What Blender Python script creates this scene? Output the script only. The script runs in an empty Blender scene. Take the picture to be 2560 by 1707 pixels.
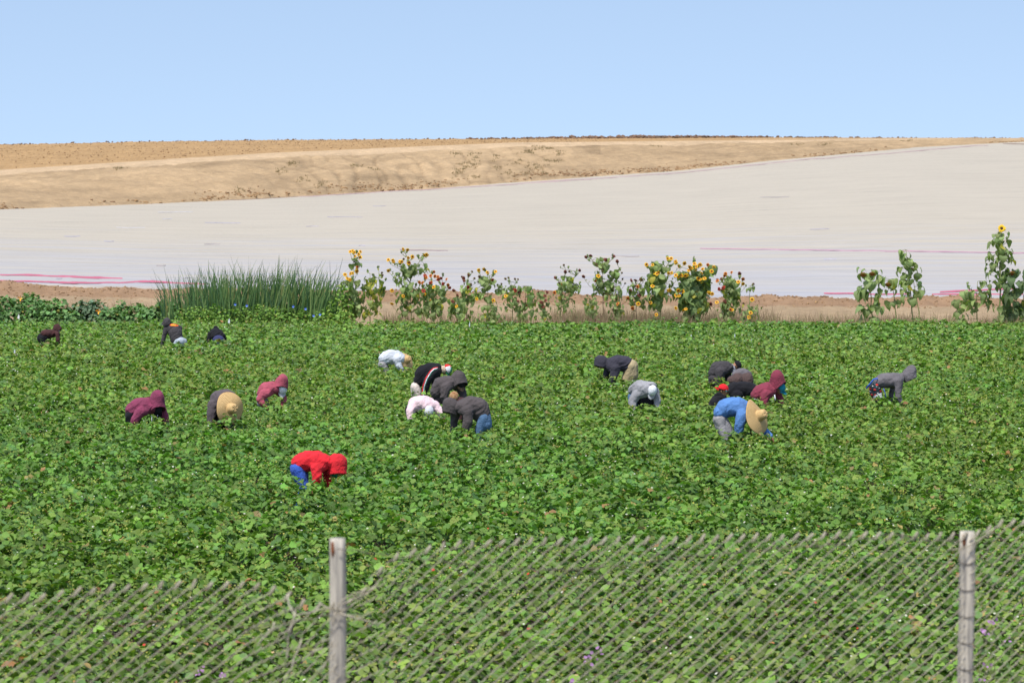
import bpy, bmesh, math, random
import numpy as np
from mathutils import Vector, Matrix, noise
from mathutils.bvhtree import BVHTree

# ---------------------------------------------------------------- camera, sky, sun, exposure
SC = bpy.context.scene
FPX = 2560 * 100 / 36.0
CAM = Vector((0, 0, 4.5))
PITCH = math.atan(313.5 / FPX)
cd = bpy.data.cameras.new('camera'); cam = bpy.data.objects.new('camera', cd)
SC.collection.objects.link(cam); SC.camera = cam
cam.location = CAM; cam.rotation_euler = (math.pi / 2 - PITCH, 0, 0)
cd.lens = 100; cd.sensor_width = 36; cd.clip_start = 0.5; cd.clip_end = 4000
cd.dof.use_dof = True; cd.dof.focus_distance = 55; cd.dof.aperture_fstop = 5.6

SUN = Vector((-0.22, -0.40, 0.89)).normalized()
ld = bpy.data.lights.new('sun', 'SUN'); ld.energy = 4.5; ld.angle = math.radians(0.5); ld.color = (1, 0.955, 0.88)
lo = bpy.data.objects.new('sun', ld); SC.collection.objects.link(lo)
lo.rotation_euler = (-SUN).to_track_quat('-Z', 'Y').to_euler()

W = bpy.data.worlds.new('World'); SC.world = W; W.use_nodes = True
nt = W.node_tree; nt.nodes.clear()
wo = nt.nodes.new('ShaderNodeOutputWorld'); bg = nt.nodes.new('ShaderNodeBackground')
sky = nt.nodes.new('ShaderNodeTexSky'); sky.sky_type = 'NISHITA'; sky.sun_disc = False
sky.sun_elevation = math.asin(SUN.z); sky.sun_rotation = math.atan2(SUN.x, SUN.y)
sky.air_density = 1.0; sky.dust_density = 0.6; sky.ozone_density = 2.0
tc = nt.nodes.new('ShaderNodeTexCoord'); va = nt.nodes.new('ShaderNodeVectorMath'); va.operation = 'ADD'
va.inputs[1].default_value = (0, 0, 0.22)
vn = nt.nodes.new('ShaderNodeVectorMath'); vn.operation = 'NORMALIZE'
mul = nt.nodes.new('ShaderNodeMix'); mul.data_type = 'RGBA'; mul.blend_type = 'MULTIPLY'; mul.inputs[0].default_value = 1
mul.inputs[7].default_value = (1.80, 1.57, 1.38, 1)
nt.links.new(tc.outputs['Generated'], va.inputs[0]); nt.links.new(va.outputs[0], vn.inputs[0])
nt.links.new(vn.outputs[0], sky.inputs[0]); nt.links.new(sky.outputs[0], mul.inputs[6])
nt.links.new(mul.outputs[2], bg.inputs[0]); nt.links.new(bg.outputs[0], wo.inputs[0])
bg.inputs[1].default_value = 0.15
SC.view_settings.view_transform = 'Standard'; SC.view_settings.look = 'None'
SC.view_settings.exposure = 0.0; SC.view_settings.gamma = 1.0
SC.render.engine = 'CYCLES'
SC.cycles.max_bounces = 6; SC.cycles.diffuse_bounces = 3; SC.cycles.transmission_bounces = 3
SC.cycles.transparent_max_bounces = 4

# ---------------------------------------------------------------- helpers
def P(X, Y, D):
    """point seen at source pixel X, Y (2560 wide) at distance D metres ahead"""
    c, s = math.cos(PITCH), math.sin(PITCH)
    a, b = (X - 1280) / FPX, (853.5 - Y) / FPX
    dy = c + b * s; dz = -s + b * c
    t = D / dy
    return Vector((a * t, D, CAM.z + dz * t))

def lin(c):
    return tuple((x / 12.92 if x <= 0.04045 else ((x + 0.055) / 1.055) ** 2.4) for x in c)

MATS = {}
def nodes_of(name, rough=0.85, spec=0.3):
    m = bpy.data.materials.new(name); m.use_nodes = True
    t = m.node_tree; b = t.nodes['Principled BSDF']
    b.inputs['Roughness'].default_value = rough; b.inputs['Specular IOR Level'].default_value = spec
    return m, t, b

def tnode(t, kind, **kw):
    n = t.nodes.new(kind)
    for k, v in kw.items():
        if k.startswith('i_'):
            key = k[2:]
            n.inputs[int(key) if key.isdigit() else key].default_value = v
        else:
            setattr(n, k, v)
    return n

def noisy(name, c1, c2, scale=6, rough=0.85, bump=0.2, bscale=40, stretch=(1, 1, 1), spec=0.3, dist=0.02, detail=6):
    """two tone noise colour with a noise bump, object space"""
    if name in MATS: return MATS[name]
    m, t, b = nodes_of(name, rough, spec)
    tcn = tnode(t, 'ShaderNodeTexCoord'); mp = tnode(t, 'ShaderNodeMapping'); mp.inputs['Scale'].default_value = stretch
    t.links.new(tcn.outputs['Object'], mp.inputs[0])
    n1 = tnode(t, 'ShaderNodeTexNoise'); n1.inputs['Scale'].default_value = scale; n1.inputs['Detail'].default_value = detail
    t.links.new(mp.outputs[0], n1.inputs[0])
    r = tnode(t, 'ShaderNodeValToRGB'); r.color_ramp.elements[0].position = 0.35; r.color_ramp.elements[1].position = 0.65
    r.color_ramp.elements[0].color = (*c1, 1); r.color_ramp.elements[1].color = (*c2, 1)
    t.links.new(n1.outputs[0], r.inputs[0]); t.links.new(r.outputs[0], b.inputs['Base Color'])
    n2 = tnode(t, 'ShaderNodeTexNoise'); n2.inputs['Scale'].default_value = bscale; n2.inputs['Detail'].default_value = 5
    t.links.new(mp.outputs[0], n2.inputs[0])
    bp = tnode(t, 'ShaderNodeBump'); bp.inputs['Strength'].default_value = bump; bp.inputs['Distance'].default_value = dist
    t.links.new(n2.outputs[0], bp.inputs['Height']); t.links.new(bp.outputs[0], b.inputs['Normal'])
    MATS[name] = m
    return m

def attr_leaf(name, rough=0.45, transl=0.3, veins=0.0, spec=0.35):
    """leaf: colour from the vertex colour attribute 'tint', alpha carries the rib phase"""
    if name in MATS: return MATS[name]
    m, t, b = nodes_of(name, rough, spec)
    at = tnode(t, 'ShaderNodeAttribute', attribute_name='tint')
    col = at.outputs['Color']
    if veins:
        mth = tnode(t, 'ShaderNodeMath', operation='MULTIPLY'); mth.inputs[1].default_value = 38.0
        t.links.new(at.outputs['Alpha'], mth.inputs[0])
        sn = tnode(t, 'ShaderNodeMath', operation='SINE'); t.links.new(mth.outputs[0], sn.inputs[0])
        ma = tnode(t, 'ShaderNodeMath', operation='MULTIPLY_ADD'); ma.inputs[1].default_value = veins; ma.inputs[2].default_value = 1.0
        t.links.new(sn.outputs[0], ma.inputs[0])
        mx = tnode(t, 'ShaderNodeVectorMath', operation='SCALE'); t.links.new(col, mx.inputs[0]); t.links.new(ma.outputs[0], mx.inputs['Scale'])
        col = mx.outputs[0]
        bp = tnode(t, 'ShaderNodeBump'); bp.inputs['Strength'].default_value = 0.35; bp.inputs['Distance'].default_value = 0.004
        t.links.new(sn.outputs[0], bp.inputs['Height']); t.links.new(bp.outputs[0], b.inputs['Normal'])
    t.links.new(col, b.inputs['Base Color'])
    tr = tnode(t, 'ShaderNodeBsdfTranslucent')
    hs = tnode(t, 'ShaderNodeMix', data_type='RGBA', blend_type='MULTIPLY'); hs.inputs[0].default_value = 1
    hs.inputs[7].default_value = (1.15, 1.5, 0.45, 1)
    t.links.new(col, hs.inputs[6]); t.links.new(hs.outputs[2], tr.inputs[0])
    ms = tnode(t, 'ShaderNodeMixShader'); ms.inputs[0].default_value = transl
    t.links.new(b.outputs[0], ms.inputs[1]); t.links.new(tr.outputs[0], ms.inputs[2])
    t.links.new(ms.outputs[0], t.nodes['Material Output'].inputs[0])
    MATS[name] = m
    return m

def np_mesh(name, V, F, mats, tint=None, smooth=True, midx=None):
    """V (n,3), F (m,k) with constant k, or a list of such arrays"""
    me = bpy.data.meshes.new(name)
    Fs = F if isinstance(F, list) else [F]
    me.vertices.add(len(V)); me.vertices.foreach_set('co', np.asarray(V, np.float32).ravel())
    loops = np.concatenate([f.ravel() for f in Fs]).astype(np.int32)
    tot = np.concatenate([np.full(len(f), f.shape[1]) for f in Fs]).astype(np.int32)
    st = np.concatenate([[0], np.cumsum(tot)[:-1]]).astype(np.int32)
    me.loops.add(len(loops)); me.loops.foreach_set('vertex_index', loops)
    me.polygons.add(len(tot)); me.polygons.foreach_set('loop_start', st)
    me.polygons.foreach_set('loop_total', tot)
    if midx is not None: me.polygons.foreach_set('material_index', np.asarray(midx, np.int32))
    me.update(calc_edges=True)
    me.polygons.foreach_set('use_smooth', np.full(len(tot), smooth))
    if tint is not None:
        a = me.color_attributes.new('tint', 'FLOAT_COLOR', 'POINT')
        a.data.foreach_set('color', np.asarray(tint, np.float32).ravel())
    for m in (mats if isinstance(mats, (list, tuple)) else [mats]): me.materials.append(m)
    return me

def link(name, me, parent=None, loc=None):
    o = bpy.data.objects.new(name, me); SC.collection.objects.link(o)
    if loc is not None: o.location = loc
    if parent is not None: o.parent = parent
    return o

def tag(o, label=None, cat=None, group=None, kind=None):
    if label: o['label'] = label
    if cat: o['category'] = cat
    if group: o['group'] = group
    if kind: o['kind'] = kind
    return o

def bm_obj(name, bm, m, parent=None, smooth=True):
    me = bpy.data.meshes.new(name); bm.to_mesh(me); bm.free()
    me.materials.append(m)
    if smooth: me.polygons.foreach_set('use_smooth', np.full(len(me.polygons), True))
    return link(name, me, parent)

def tube(bm, pts, rad, n=8, cap=True):
    """tapered tube through pts; rad is a number or a list"""
    pts = [Vector(p) for p in pts]
    if not isinstance(rad, (list, tuple)): rad = [rad] * len(pts)
    rings = []; up = Vector((0.13, 0.21, 1)).normalized()
    for i, p in enumerate(pts):
        d = (pts[min(i + 1, len(pts) - 1)] - pts[max(i - 1, 0)])
        if d.length < 1e-9: d = Vector((0, 0, 1))
        d.normalize()
        a = d.cross(up)
        if a.length < 0.05: a = d.cross(Vector((1, 0, 0)))
        a.normalize(); b = d.cross(a)
        rings.append([bm.verts.new(p + (a * math.cos(2 * math.pi * k / n) + b * math.sin(2 * math.pi * k / n)) * rad[i]) for k in range(n)])
    for r0, r1 in zip(rings, rings[1:]):
        for k in range(n): bm.faces.new((r0[k], r0[(k + 1) % n], r1[(k + 1) % n], r1[k]))
    if cap:
        bm.faces.new(rings[0][::-1]); bm.faces.new(rings[-1])

def interp(x, xs, ys):
    return float(np.interp(x, xs, ys))

# ---------------------------------------------------------------- terrain
def Yb(X): return interp(X, [-2000, 0, 460, 1280, 1700, 2560, 5000], [700, 713, 723, 736, 746, 749, 752])
def Yt(X): return interp(X, [-3000, 0, 340, 640, 1060, 1280, 1700, 1900, 2300, 2560, 4000], [600, 526, 513, 500, 475, 458, 428, 406, 369, 356, 352])
def Yk(X): return interp(X, [-3000, 0, 340, 700, 1280, 1900, 2560, 4000], [470, 431, 408, 385, 358, 352, 347.5, 347])
def Yh(X): return interp(X, [-3000, 0, 350, 700, 1280, 1900, 2560, 4000], [400, 362, 355, 350.5, 348, 344, 345.5, 345])
YB = 126.0
def yt(X): return interp(X, [-1000, 0, 2560, 3500], [230, 240, 420, 430])
def yk(X): return interp(X, [-1000, 0, 2560, 3500], [300, 305, 440, 448])
YH = 462.0

def strip_z(X, y):
    zb = P(X, Yb(X), YB).z
    return zb * max(0.0, (y - 106) / (YB - 106)) ** 1.2

def n1(x, y, s, seed=0):
    return noise.noise(Vector((x * s + seed, y * s - seed, seed * 0.7)))

def ground_z(X, y, x):
    if y <= 8: return 2.4
    if y <= 12: return 2.4 + (1.9 - 2.4) * (y - 8) / 4
    if y <= 20: return 1.9 * (1 - (y - 12) / 8)
    if y <= 106: return 0.0
    if y <= YB:
        z = strip_z(X, y)
        z += 0.26 * math.exp(-((y - 123.6) / 1.1) ** 2) * (1.0 + 0.9 * n1(x, y, 0.30, 3) + .5 * n1(x, y, 1.7, 4)) + 0.05 * n1(x, y, 3.1, 8)
        z += 0.05 * n1(x, y, 1.3, 5) * min(1, (y - 106) / 4)
        return z
    a, b, c = yt(X), yk(X), YH
    if y <= a:
        z0, z1 = P(X, Yb(X), YB).z, P(X, Yt(X), a).z
        t = (y - YB) / (a - YB)
        return z0 + (z1 - z0) * t - 0.05
    if y <= b:
        z0, z1 = P(X, Yt(X), a).z, P(X, Yk(X), b).z
        t = (y - a) / (b - a)
        z = z0 + (z1 - z0) * (t + 0.10 * math.sin(math.pi * t) * 1.0)
        z += (0.5 * n1(x + 0.5 * y, y, 0.09, 2) + 0.22 * n1(x * 1.0 + 0.8 * y, y * 0.25, 0.5, 4)) * math.sin(math.pi * t)
        rill = max(0.0, 1 - 5 * abs(noise.noise(Vector(((X + 95 * t) * .022 + .6 * noise.noise(Vector((X * .013, t * 2, 1))), t * 2.1, 3.0))))) * min(1, max(0, (X - 560) / 250)) * min(1, max(0, (1500 - X) / 120))
        z -= 0.24 * rill * math.sin(math.pi * min(1, t * 1.15))
        z += 0.10 * noise.noise(Vector((X * .002, t * 22, 7))) * math.sin(math.pi * t)
        z += 0.55 * math.exp(-(t / 0.10) ** 2) * max(0, 0.25 + n1(x, y, 0.25, 8)) + 0.12 * n1(x, y, 1.1, 6)
        return z
    if y <= c:
        z0, z1 = P(X, Yk(X), b).z, P(X, Yh(X), c).z
        t = (y - b) / (c - b)
        e = min(1, max(0, (y - b - 10) / 5)) * min(1, max(0.0, (2200 - X) / 600))
        return z0 + (z1 - z0) * (t ** 1.0) + e * (0.10 * n1(x, y, 0.8, 1) + 0.16 * n1(x, y, 2.3, 9))
    z1 = P(X, Yh(X), c).z
    return z1 - (y - c) * 0.05 + 0.1 * n1(x, y, 0.6, 2)

def terrain():
    Xs = np.concatenate([np.linspace(-26000, -700, 22), np.linspace(-600, 3160, 800), np.linspace(3300, 28000, 22)])
    ys = [-30, 0.5, 4, 8, 10, 12, 16, 20, 40, 70, 100, 105, 106, 107] + list(np.arange(108, YB - 3.4, 0.7)) + list(np.arange(YB - 3.4, YB + 0.1, 0.3))
    K = 46; K2 = 76; K3 = 60
    nrow = len(ys) + K + K2 + K3 + 8
    V = []; T = []
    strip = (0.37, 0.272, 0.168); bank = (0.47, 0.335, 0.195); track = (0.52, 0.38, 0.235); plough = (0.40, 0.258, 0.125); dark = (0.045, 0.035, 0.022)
    for X in Xs:
        rows = list(ys)
        a, b = yt(X), yk(X)
        rows += list(YB + (a - YB) * (np.arange(1, K + 1) / K))
        rows += list(a + (b - a) * (np.arange(1, K2 + 1) / K2))
        rows += list(b + (YH - b) * (np.arange(1, K3 + 1) / K3))
        rows += [YH + q for q in (3, 8, 20, 60, 150, 400, 900, 2500)]
        for y in rows:
            x = (X - 1280) / FPX * y if y > 20 else (X - 1280) / FPX * 20
            z = ground_z(X, y, x)
            V.append((x, y, z))
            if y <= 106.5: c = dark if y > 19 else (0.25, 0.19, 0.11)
            elif y <= YB + 1:
                c = strip
                if y > YB - 4.2: c = (0.31, 0.20, 0.12)
            elif y <= a: c = (0.5, 0.36, 0.22)
            elif y <= b + 9:
                t = (y - a) / (b - a)
                w = 0.5 + 1.6 * n1(x, y, 0.06, 12) + (0.5 if t < 0.12 else 0)
                w = min(1, max(0, w)) * (1 if t < 0.85 else 0.3)
                lines = max(0, 1 - 6 * abs(noise.noise(Vector((X * .0012, t * 9, 21))))) * .10 + max(0, 1 - 7 * abs(noise.noise(Vector((X * .002, t * 16, 33))))) * .08
                rill = max(0.0, 1 - 6 * abs(noise.noise(Vector(((X + 95 * t) * .022 + .6 * noise.noise(Vector((X * .013, t * 2, 1))), t * 2.1, 3.0))))) * min(1, max(0, (X - 560) / 250)) * min(1, max(0, (1500 - X) / 120))
                pt = .22 * max(0, min(1, 3 * noise.noise(Vector((X * .007, t * 3.0, 14))) - .4)) * (1 if 250 < X < 1500 else .3)
                c = tuple(u * (1 - 0.16 * w - lines - .20 * rill - pt) for u in bank)
                if t > 0.84: c = track
            else:
                e = min(1, max(0.0, (2300 - X) / 500)) if X > 1500 else 1
                c = tuple(u * e + v * (1 - e) for u, v in zip(plough, bank))
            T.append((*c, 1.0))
    ny = nrow; nx = len(Xs)
    V = np.array(V); T = np.array(T)
    i = np.arange(nx - 1)[:, None] * ny + np.arange(ny - 1)[None, :]
    F = np.stack([i, i + ny, i + ny + 1, i + 1], -1).reshape(-1, 4)
    m, t, bs = nodes_of('dry_soil', 0.95, 0.1)
    at = tnode(t, 'ShaderNodeAttribute', attribute_name='tint')
    geo = tnode(t, 'ShaderNodeNewGeometry')
    na = tnode(t, 'ShaderNodeTexNoise'); na.inputs['Scale'].default_value = 1.6; na.inputs['Detail'].default_value = 8; na.inputs['Roughness'].default_value = 0.7
    mp = tnode(t, 'ShaderNodeMapping'); mp.inputs['Scale'].default_value = (0.35, 0.16, 1.0)
    nb = tnode(t, 'ShaderNodeTexNoise'); nb.inputs['Scale'].default_value = 0.9; nb.inputs['Detail'].default_value = 5
    t.links.new(geo.outputs['Position'], na.inputs[0]); t.links.new(geo.outputs['Position'], mp.inputs[0]); t.links.new(mp.outputs[0], nb.inputs[0])
    ra = tnode(t, 'ShaderNodeMapRange'); ra.inputs[1].default_value = 0.3; ra.inputs[2].default_value = 0.7; ra.inputs[3].default_value = 0.78; ra.inputs[4].default_value = 1.14
    rb = tnode(t, 'ShaderNodeMapRange'); rb.inputs[1].default_value = 0.3; rb.inputs[2].default_value = 0.7; rb.inputs[3].default_value = 0.86; rb.inputs[4].default_value = 1.1
    t.links.new(na.outputs[0], ra.inputs[0]); t.links.new(nb.outputs[0], rb.inputs[0])
    mu = tnode(t, 'ShaderNodeMath', operation='MULTIPLY'); t.links.new(ra.outputs[0], mu.inputs[0]); t.links.new(rb.outputs[0], mu.inputs[1])
    vs = tnode(t, 'ShaderNodeVectorMath', operation='SCALE'); t.links.new(at.outputs['Color'], vs.inputs[0]); t.links.new(mu.outputs[0], vs.inputs['Scale'])
    t.links.new(vs.outputs[0], bs.inputs['Base Color'])
    bp = tnode(t, 'ShaderNodeBump'); bp.inputs['Strength'].default_value = 0.7; bp.inputs['Distance'].default_value = 0.25
    t.links.new(na.outputs[0], bp.inputs['Height']); t.links.new(bp.outputs[0], bs.inputs['Normal'])
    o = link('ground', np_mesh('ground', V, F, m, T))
    tag(o, kind='structure')

terrain()

def plastic_sheet():
    """pale film stretched over the planted slope, rows run left to right"""
    Xs = np.concatenate([np.linspace(-2600, -400, 12), np.linspace(-300, 2860, 420), np.linspace(3000, 5200, 12)])
    K = 260
    V = []
    for X in Xs:
        a = yt(X)
        for k in range(K + 1):
            t = (k / K) ** 1.35
            y = YB - 0.25 + (a - YB + 0.25) * t
            x = (X - 1280) / FPX * y
            z0, z1 = P(X, Yb(X), YB).z, P(X, Yt(X), a).z
            z = z0 + (z1 - z0) * (y - YB) / (a - YB) + 0.06
            z += 0.035 * noise.noise(Vector((x * 0.12, y * 0.55, 1.0))) + 0.02 * noise.noise(Vector((x * 0.5, y * 1.7, 4.0)))
            if k == 0: z -= 0.45; y += 0.35 * noise.noise(Vector((x * 0.6, 7, 0)))
            if k == K: y += 1.6 * noise.noise(Vector((x * 0.16, 3, 0))) + 0.6 * noise.noise(Vector((x * 0.8, 3, 0)))
            V.append((x, y, z))
    ny = K + 1; nx = len(Xs)
    i = np.arange(nx - 1)[:, None] * ny + np.arange(ny - 1)[None, :]
    F = np.stack([i, i + ny, i + ny + 1, i + 1], -1).reshape(-1, 4)
    m, t, bs = nodes_of('pale_plastic_film', 0.55, 0.25)
    geo = tnode(t, 'ShaderNodeNewGeometry')
    def streak(sx, sy, scale, det=5):
        mp = tnode(t, 'ShaderNodeMapping'); mp.inputs['Scale'].default_value = (sx, sy, 0.0)
        n = tnode(t, 'ShaderNodeTexNoise'); n.inputs['Scale'].default_value = scale; n.inputs['Detail'].default_value = det
        t.links.new(geo.outputs['Position'], mp.inputs[0]); t.links.new(mp.outputs[0], n.inputs[0])
        return n.outputs[0]
    # tint shifts from grey to beige further up the slope, in long streaks
    sep = tnode(t, 'ShaderNodeSeparateXYZ'); t.links.new(geo.outputs['Position'], sep.inputs[0])
    gr = tnode(t, 'ShaderNodeMapRange'); gr.inputs[1].default_value = 128; gr.inputs[2].default_value = 235; gr.inputs[3].default_value = 0.0; gr.inputs[4].default_value = 0.8
    t.links.new(sep.outputs['Y'], gr.inputs[0])
    s1 = streak(0.05, 0.45, 1.0)
    ad = tnode(t, 'ShaderNodeMath', operation='MULTIPLY_ADD'); ad.inputs[1].default_value = 1.1
    t.links.new(s1, ad.inputs[0]); t.links.new(gr.outputs[0], ad.inputs[2])
    r = tnode(t, 'ShaderNodeValToRGB'); e = r.color_ramp.elements
    e[0].position = 0.42; e[0].color = (0.395, 0.388, 0.398, 1); e[1].position = 1.15; e[1].position = 1.0; e[1].color = (0.460, 0.408, 0.318, 1)
    t.links.new(ad.outputs[0], r.inputs[0])
    # thin seams and wrinkles
    s2 = streak(0.08, 4.4, 1.0, 3)
    r2 = tnode(t, 'ShaderNodeMapRange'); r2.inputs[1].default_value = 0.30; r2.inputs[2].default_value = 0.44; r2.inputs[3].default_value = 0.70; r2.inputs[4].default_value = 1.0
    t.links.new(s2, r2.inputs[0])
    s3 = streak(0.14, 1.2, 1.0, 4)
    r3 = tnode(t, 'ShaderNodeMapRange'); r3.inputs[1].default_value = 0.3; r3.inputs[2].default_value = 0.7; r3.inputs[3].default_value = 0.91; r3.inputs[4].default_value = 1.07
    t.links.new(s3, r3.inputs[0])
    mm = tnode(t, 'ShaderNodeMath', operation='MULTIPLY'); t.links.new(r2.outputs[0], mm.inputs[0]); t.links.new(r3.outputs[0], mm.inputs[1])
    # the edges of neighbouring film widths: thin darker lines along the rows
    s4 = streak(0.018, 0.55, 1.0, 2)
    m4 = tnode(t, 'ShaderNodeMath', operation='SUBTRACT'); m4.inputs[1].default_value = .5; t.links.new(s4, m4.inputs[0])
    a4 = tnode(t, 'ShaderNodeMath', operation='ABSOLUTE'); t.links.new(m4.outputs[0], a4.inputs[0])
    r4 = tnode(t, 'ShaderNodeMapRange'); r4.inputs[1].default_value = 0.0; r4.inputs[2].default_value = 0.012; r4.inputs[3].default_value = 0.84; r4.inputs[4].default_value = 1.0
    t.links.new(a4.outputs[0], r4.inputs[0])
    m5 = tnode(t, 'ShaderNodeMath', operation='MULTIPLY'); t.links.new(mm.outputs[0], m5.inputs[0]); t.links.new(r4.outputs[0], m5.inputs[1])
    vs = tnode(t, 'ShaderNodeVectorMath', operation='SCALE'); t.links.new(r.outputs[0], vs.inputs[0]); t.links.new(m5.outputs[0], vs.inputs['Scale'])
    t.links.new(vs.outputs[0], bs.inputs['Base Color'])
    bp = tnode(t, 'ShaderNodeBump'); bp.inputs['Strength'].default_value = 0.25; bp.inputs['Distance'].default_value = 0.06
    t.links.new(s2, bp.inputs['Height']); t.links.new(bp.outputs[0], bs.inputs['Normal'])
    o = link('plastic_sheet', np_mesh('plastic_sheet', np.array(V), F, m))
    tag(o, 'huge pale plastic sheet stretched over the sloping field behind the sunflowers', 'plastic sheet')
    return o

SHEET = plastic_sheet()

def sheet_y(X, Yp):
    """distance at which the sheet is seen at pixel X, Yp"""
    a = yt(X); z0, z1 = P(X, Yb(X), YB).z, P(X, Yt(X), a).z
    lo_, hi_ = YB, a
    for _ in range(30):
        y = (lo_ + hi_) / 2
        z = z0 + (z1 - z0) * (y - YB) / (a - YB)
        if P(X, Yp, y).z > z: lo_ = y     # ray still above the sheet
        else: hi_ = y
    return y, z

def seam(pts, w, col, name='edge_ribbon', step=6):
    """ribbon lying on the sheet; pts in picture coordinates, w half height in px"""
    m = noisy('ribbon_%d_%d_%d' % tuple(int(c * 99) for c in col), col, tuple(c * 0.8 for c in col), 3, 0.6, 0, 10)
    xs = [p[0] for p in pts]; Yc = [p[1] for p in pts]; ws = [p[2] if len(p) > 2 else w for p in pts]
    V = []
    for X in np.arange(xs[0], xs[-1] + 1, step):
        Ym = interp(X, xs, Yc) + 1.2 * noise.noise(Vector((X * 0.02, Yc[0], 0)))
        hw = interp(X, xs, ws) * (0.55 + 0.9 * abs(noise.noise(Vector((X * 0.035, Yc[0], 2)))))
        for s in (-1, 1):
            y, z = sheet_y(X, Ym - s * hw)
            V.append(((X - 1280) / FPX * y, y, z + 0.095 + 0.02 * s))
    n = len(V) // 2
    i = np.arange(n - 1) * 2
    F = np.stack([i, i + 2, i + 3, i + 1], -1)
    link(name, np_mesh(name, np.array(V), F, m), SHEET)

PINK = (0.52, 0.13, 0.19); SOFT = (0.44, 0.31, 0.29)
seam([(0, 692, .8), (30, 692, .4), (60, 692, 1.6), (95, 693, 1.8), (110, 694, .6), (180, 697, 1.8), (250, 699, 2.6), (270, 700, 1.2), (310, 701, .4)], 1, PINK)
seam([(0, 707, 1.4), (60, 708, .8), (90, 709, .9), (140, 711, .9), (180, 711, 1.8), (220, 712, .8), (300, 712, .8), (340, 709, 1), (380, 708, 1.8), (430, 712, .9), (520, 716, .4)], 1, PINK)
seam([(560, 498, .5), (800, 492, .6), (1000, 479, .7), (1060, 477, .8), (1280, 463, .8), (1360, 457, 1.6), (1500, 448, .8), (1700, 434, .8), (1900, 413, .9), (2000, 402, .6), (2200, 387, .6), (2440, 366, .8), (2470, 365, .3)], 1, SOFT)
seam([(1750, 625, .3), (2080, 630, .5), (2340, 633, .7), (2440, 635, .4), (2560, 637, .4)], .5, (0.45, 0.25, 0.32))
seam([(2060, 738, .6), (2140, 739, .7), (2200, 741, .5), (2280, 740, .3)], .5, PINK)
seam([(2350, 735, .5), (2400, 732, 1.6), (2460, 730, .8), (2520, 727, .8), (2560, 727, .5)], .5, PINK)
seam([(2330, 741, .4), (2370, 740, 1.0), (2420, 741, .8), (2560, 741, .3)], .5, PINK)
seam([(1000, 628, .3), (1080, 630, .5), (1120, 631, .3)], .5, (0.28, 0.2, 0.2), 'torn_seam')
seam([(2505, 361, .5), (2530, 362, 1.2), (2560, 362, .5)], .5, (0.25, 0.16, 0.1), 'torn_seam')
random.seed(5)
for k in range(18):
    X = random.uniform(0, 2450); Yc = random.uniform(max(Yt(X) + 14, 470), 705)
    L = random.uniform(20, 90)
    seam([(X, Yc, .15), (X + L / 2, Yc + random.uniform(-1, 1), random.uniform(.12, .32)), (X + L, Yc + random.uniform(-1, 1), .1)], .5,
         random.choice([(0.33, 0.29, 0.28), (0.38, 0.36, 0.42), (0.50, 0.48, 0.48), (0.36, 0.33, 0.36)]), 'torn_seam', 8)

# clods and weeds on the bare ground
def blob_cloud(name, pts, mat, squash=0.7, seed=1):
    rng = np.random.default_rng(seed)
    bm = bmesh.new(); bmesh.ops.create_icosphere(bm, subdivisions=1, radius=1)
    v0 = np.array([v.co[:] for v in bm.verts]); f0 = np.array([[v.index for v in f.verts] for f in bm.faces]); bm.free()
    n = len(pts); pts = np.array(pts)
    jit = rng.uniform(0.65, 1.25, (n, len(v0), 1))
    V = v0[None] * jit * (pts[:, None, 3:4]) * np.stack([rng.uniform(.8, 1.5, n), rng.uniform(.8, 1.2, n), np.full(n, squash)], -1)[:, None]
    V = V + pts[:, None, :3]
    F = f0[None] + (np.arange(n) * len(v0))[:, None, None]
    return link(name, np_mesh(name, V.reshape(-1, 3), F.reshape(-1, 3), mat, smooth=False))

def ground_at(X, y):
    x = (X - 1280) / FPX * y
    return Vector((x, y, ground_z(X, y, x)))

random.seed(11)
pts = []
for k in range(2600):      # ragged crest
    X = random.triangular(1150, 2150, 1500) if random.random() < 0.75 else random.uniform(-100, 2650)
    y = YH - random.uniform(0, 5)
    p = ground_at(X, y); r = random.uniform(0.09, 0.24) * (0.55 + .75 * math.exp(-((X - 1600) / 300) ** 2)) * (1.6 if random.random() < .3 else 1)
    dens = 0.5 + noise.noise(Vector((X * 0.012, 0, 0)))
    if random.random() > dens + 0.3: continue
    pts.append((p.x, p.y, p.z + r * 0.4, r))
crest = pts; pts = []
o = blob_cloud('crest_clods', crest, noisy('dark_clod', (0.22, 0.13, 0.08), (0.10, 0.065, 0.045), 0.8, 0.95, 0.3, 9), seed=4)
tag(o, 'ragged line of dark dirt clods along the skyline', 'soil', kind='stuff')
for k in range(2500):      # foot of the bank
    X = random.uniform(-100, 2660); t = abs(random.gauss(0, 0.07)); a, b = yt(X), yk(X)
    y = a + (b - a) * t + 0.6
    p = ground_at(X, y); r = random.uniform(0.04, 0.17) * (1.3 - 3 * min(t, .3))
    if n1(p.x, p.y, 0.06, 3) + random.uniform(-.25, .25) < 0: continue
    pts.append((p.x, p.y, p.z + r * 0.2, r))
for k in range(3500):      # ploughed ground
    X = random.uniform(-100, 1500); b = yk(X); y = b + 10 + (YH - b - 10) * random.random() ** 0.8
    p = ground_at(X, y); r = random.uniform(0.04, 0.12)
    pts.append((p.x, p.y, p.z + r * 0.05, r))
for k in range(2600):       # berm before the sheet
    X = random.uniform(-100, 2660); y = random.gauss(123.6, 1.2)
    if y > 125.6: continue
    p = ground_at(X, y); r = random.uniform(0.015, 0.06)
    pts.append((p.x, p.y, p.z + r * 0.2, r))
o = blob_cloud('dirt_clods', pts, noisy('clod', (0.36, 0.23, 0.115), (0.22, 0.135, 0.075), 0.8, 0.95, 0.3, 9))
tag(o, 'brown dirt clods strewn over the ploughed crest and bare bank', 'soil', kind='stuff')

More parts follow.
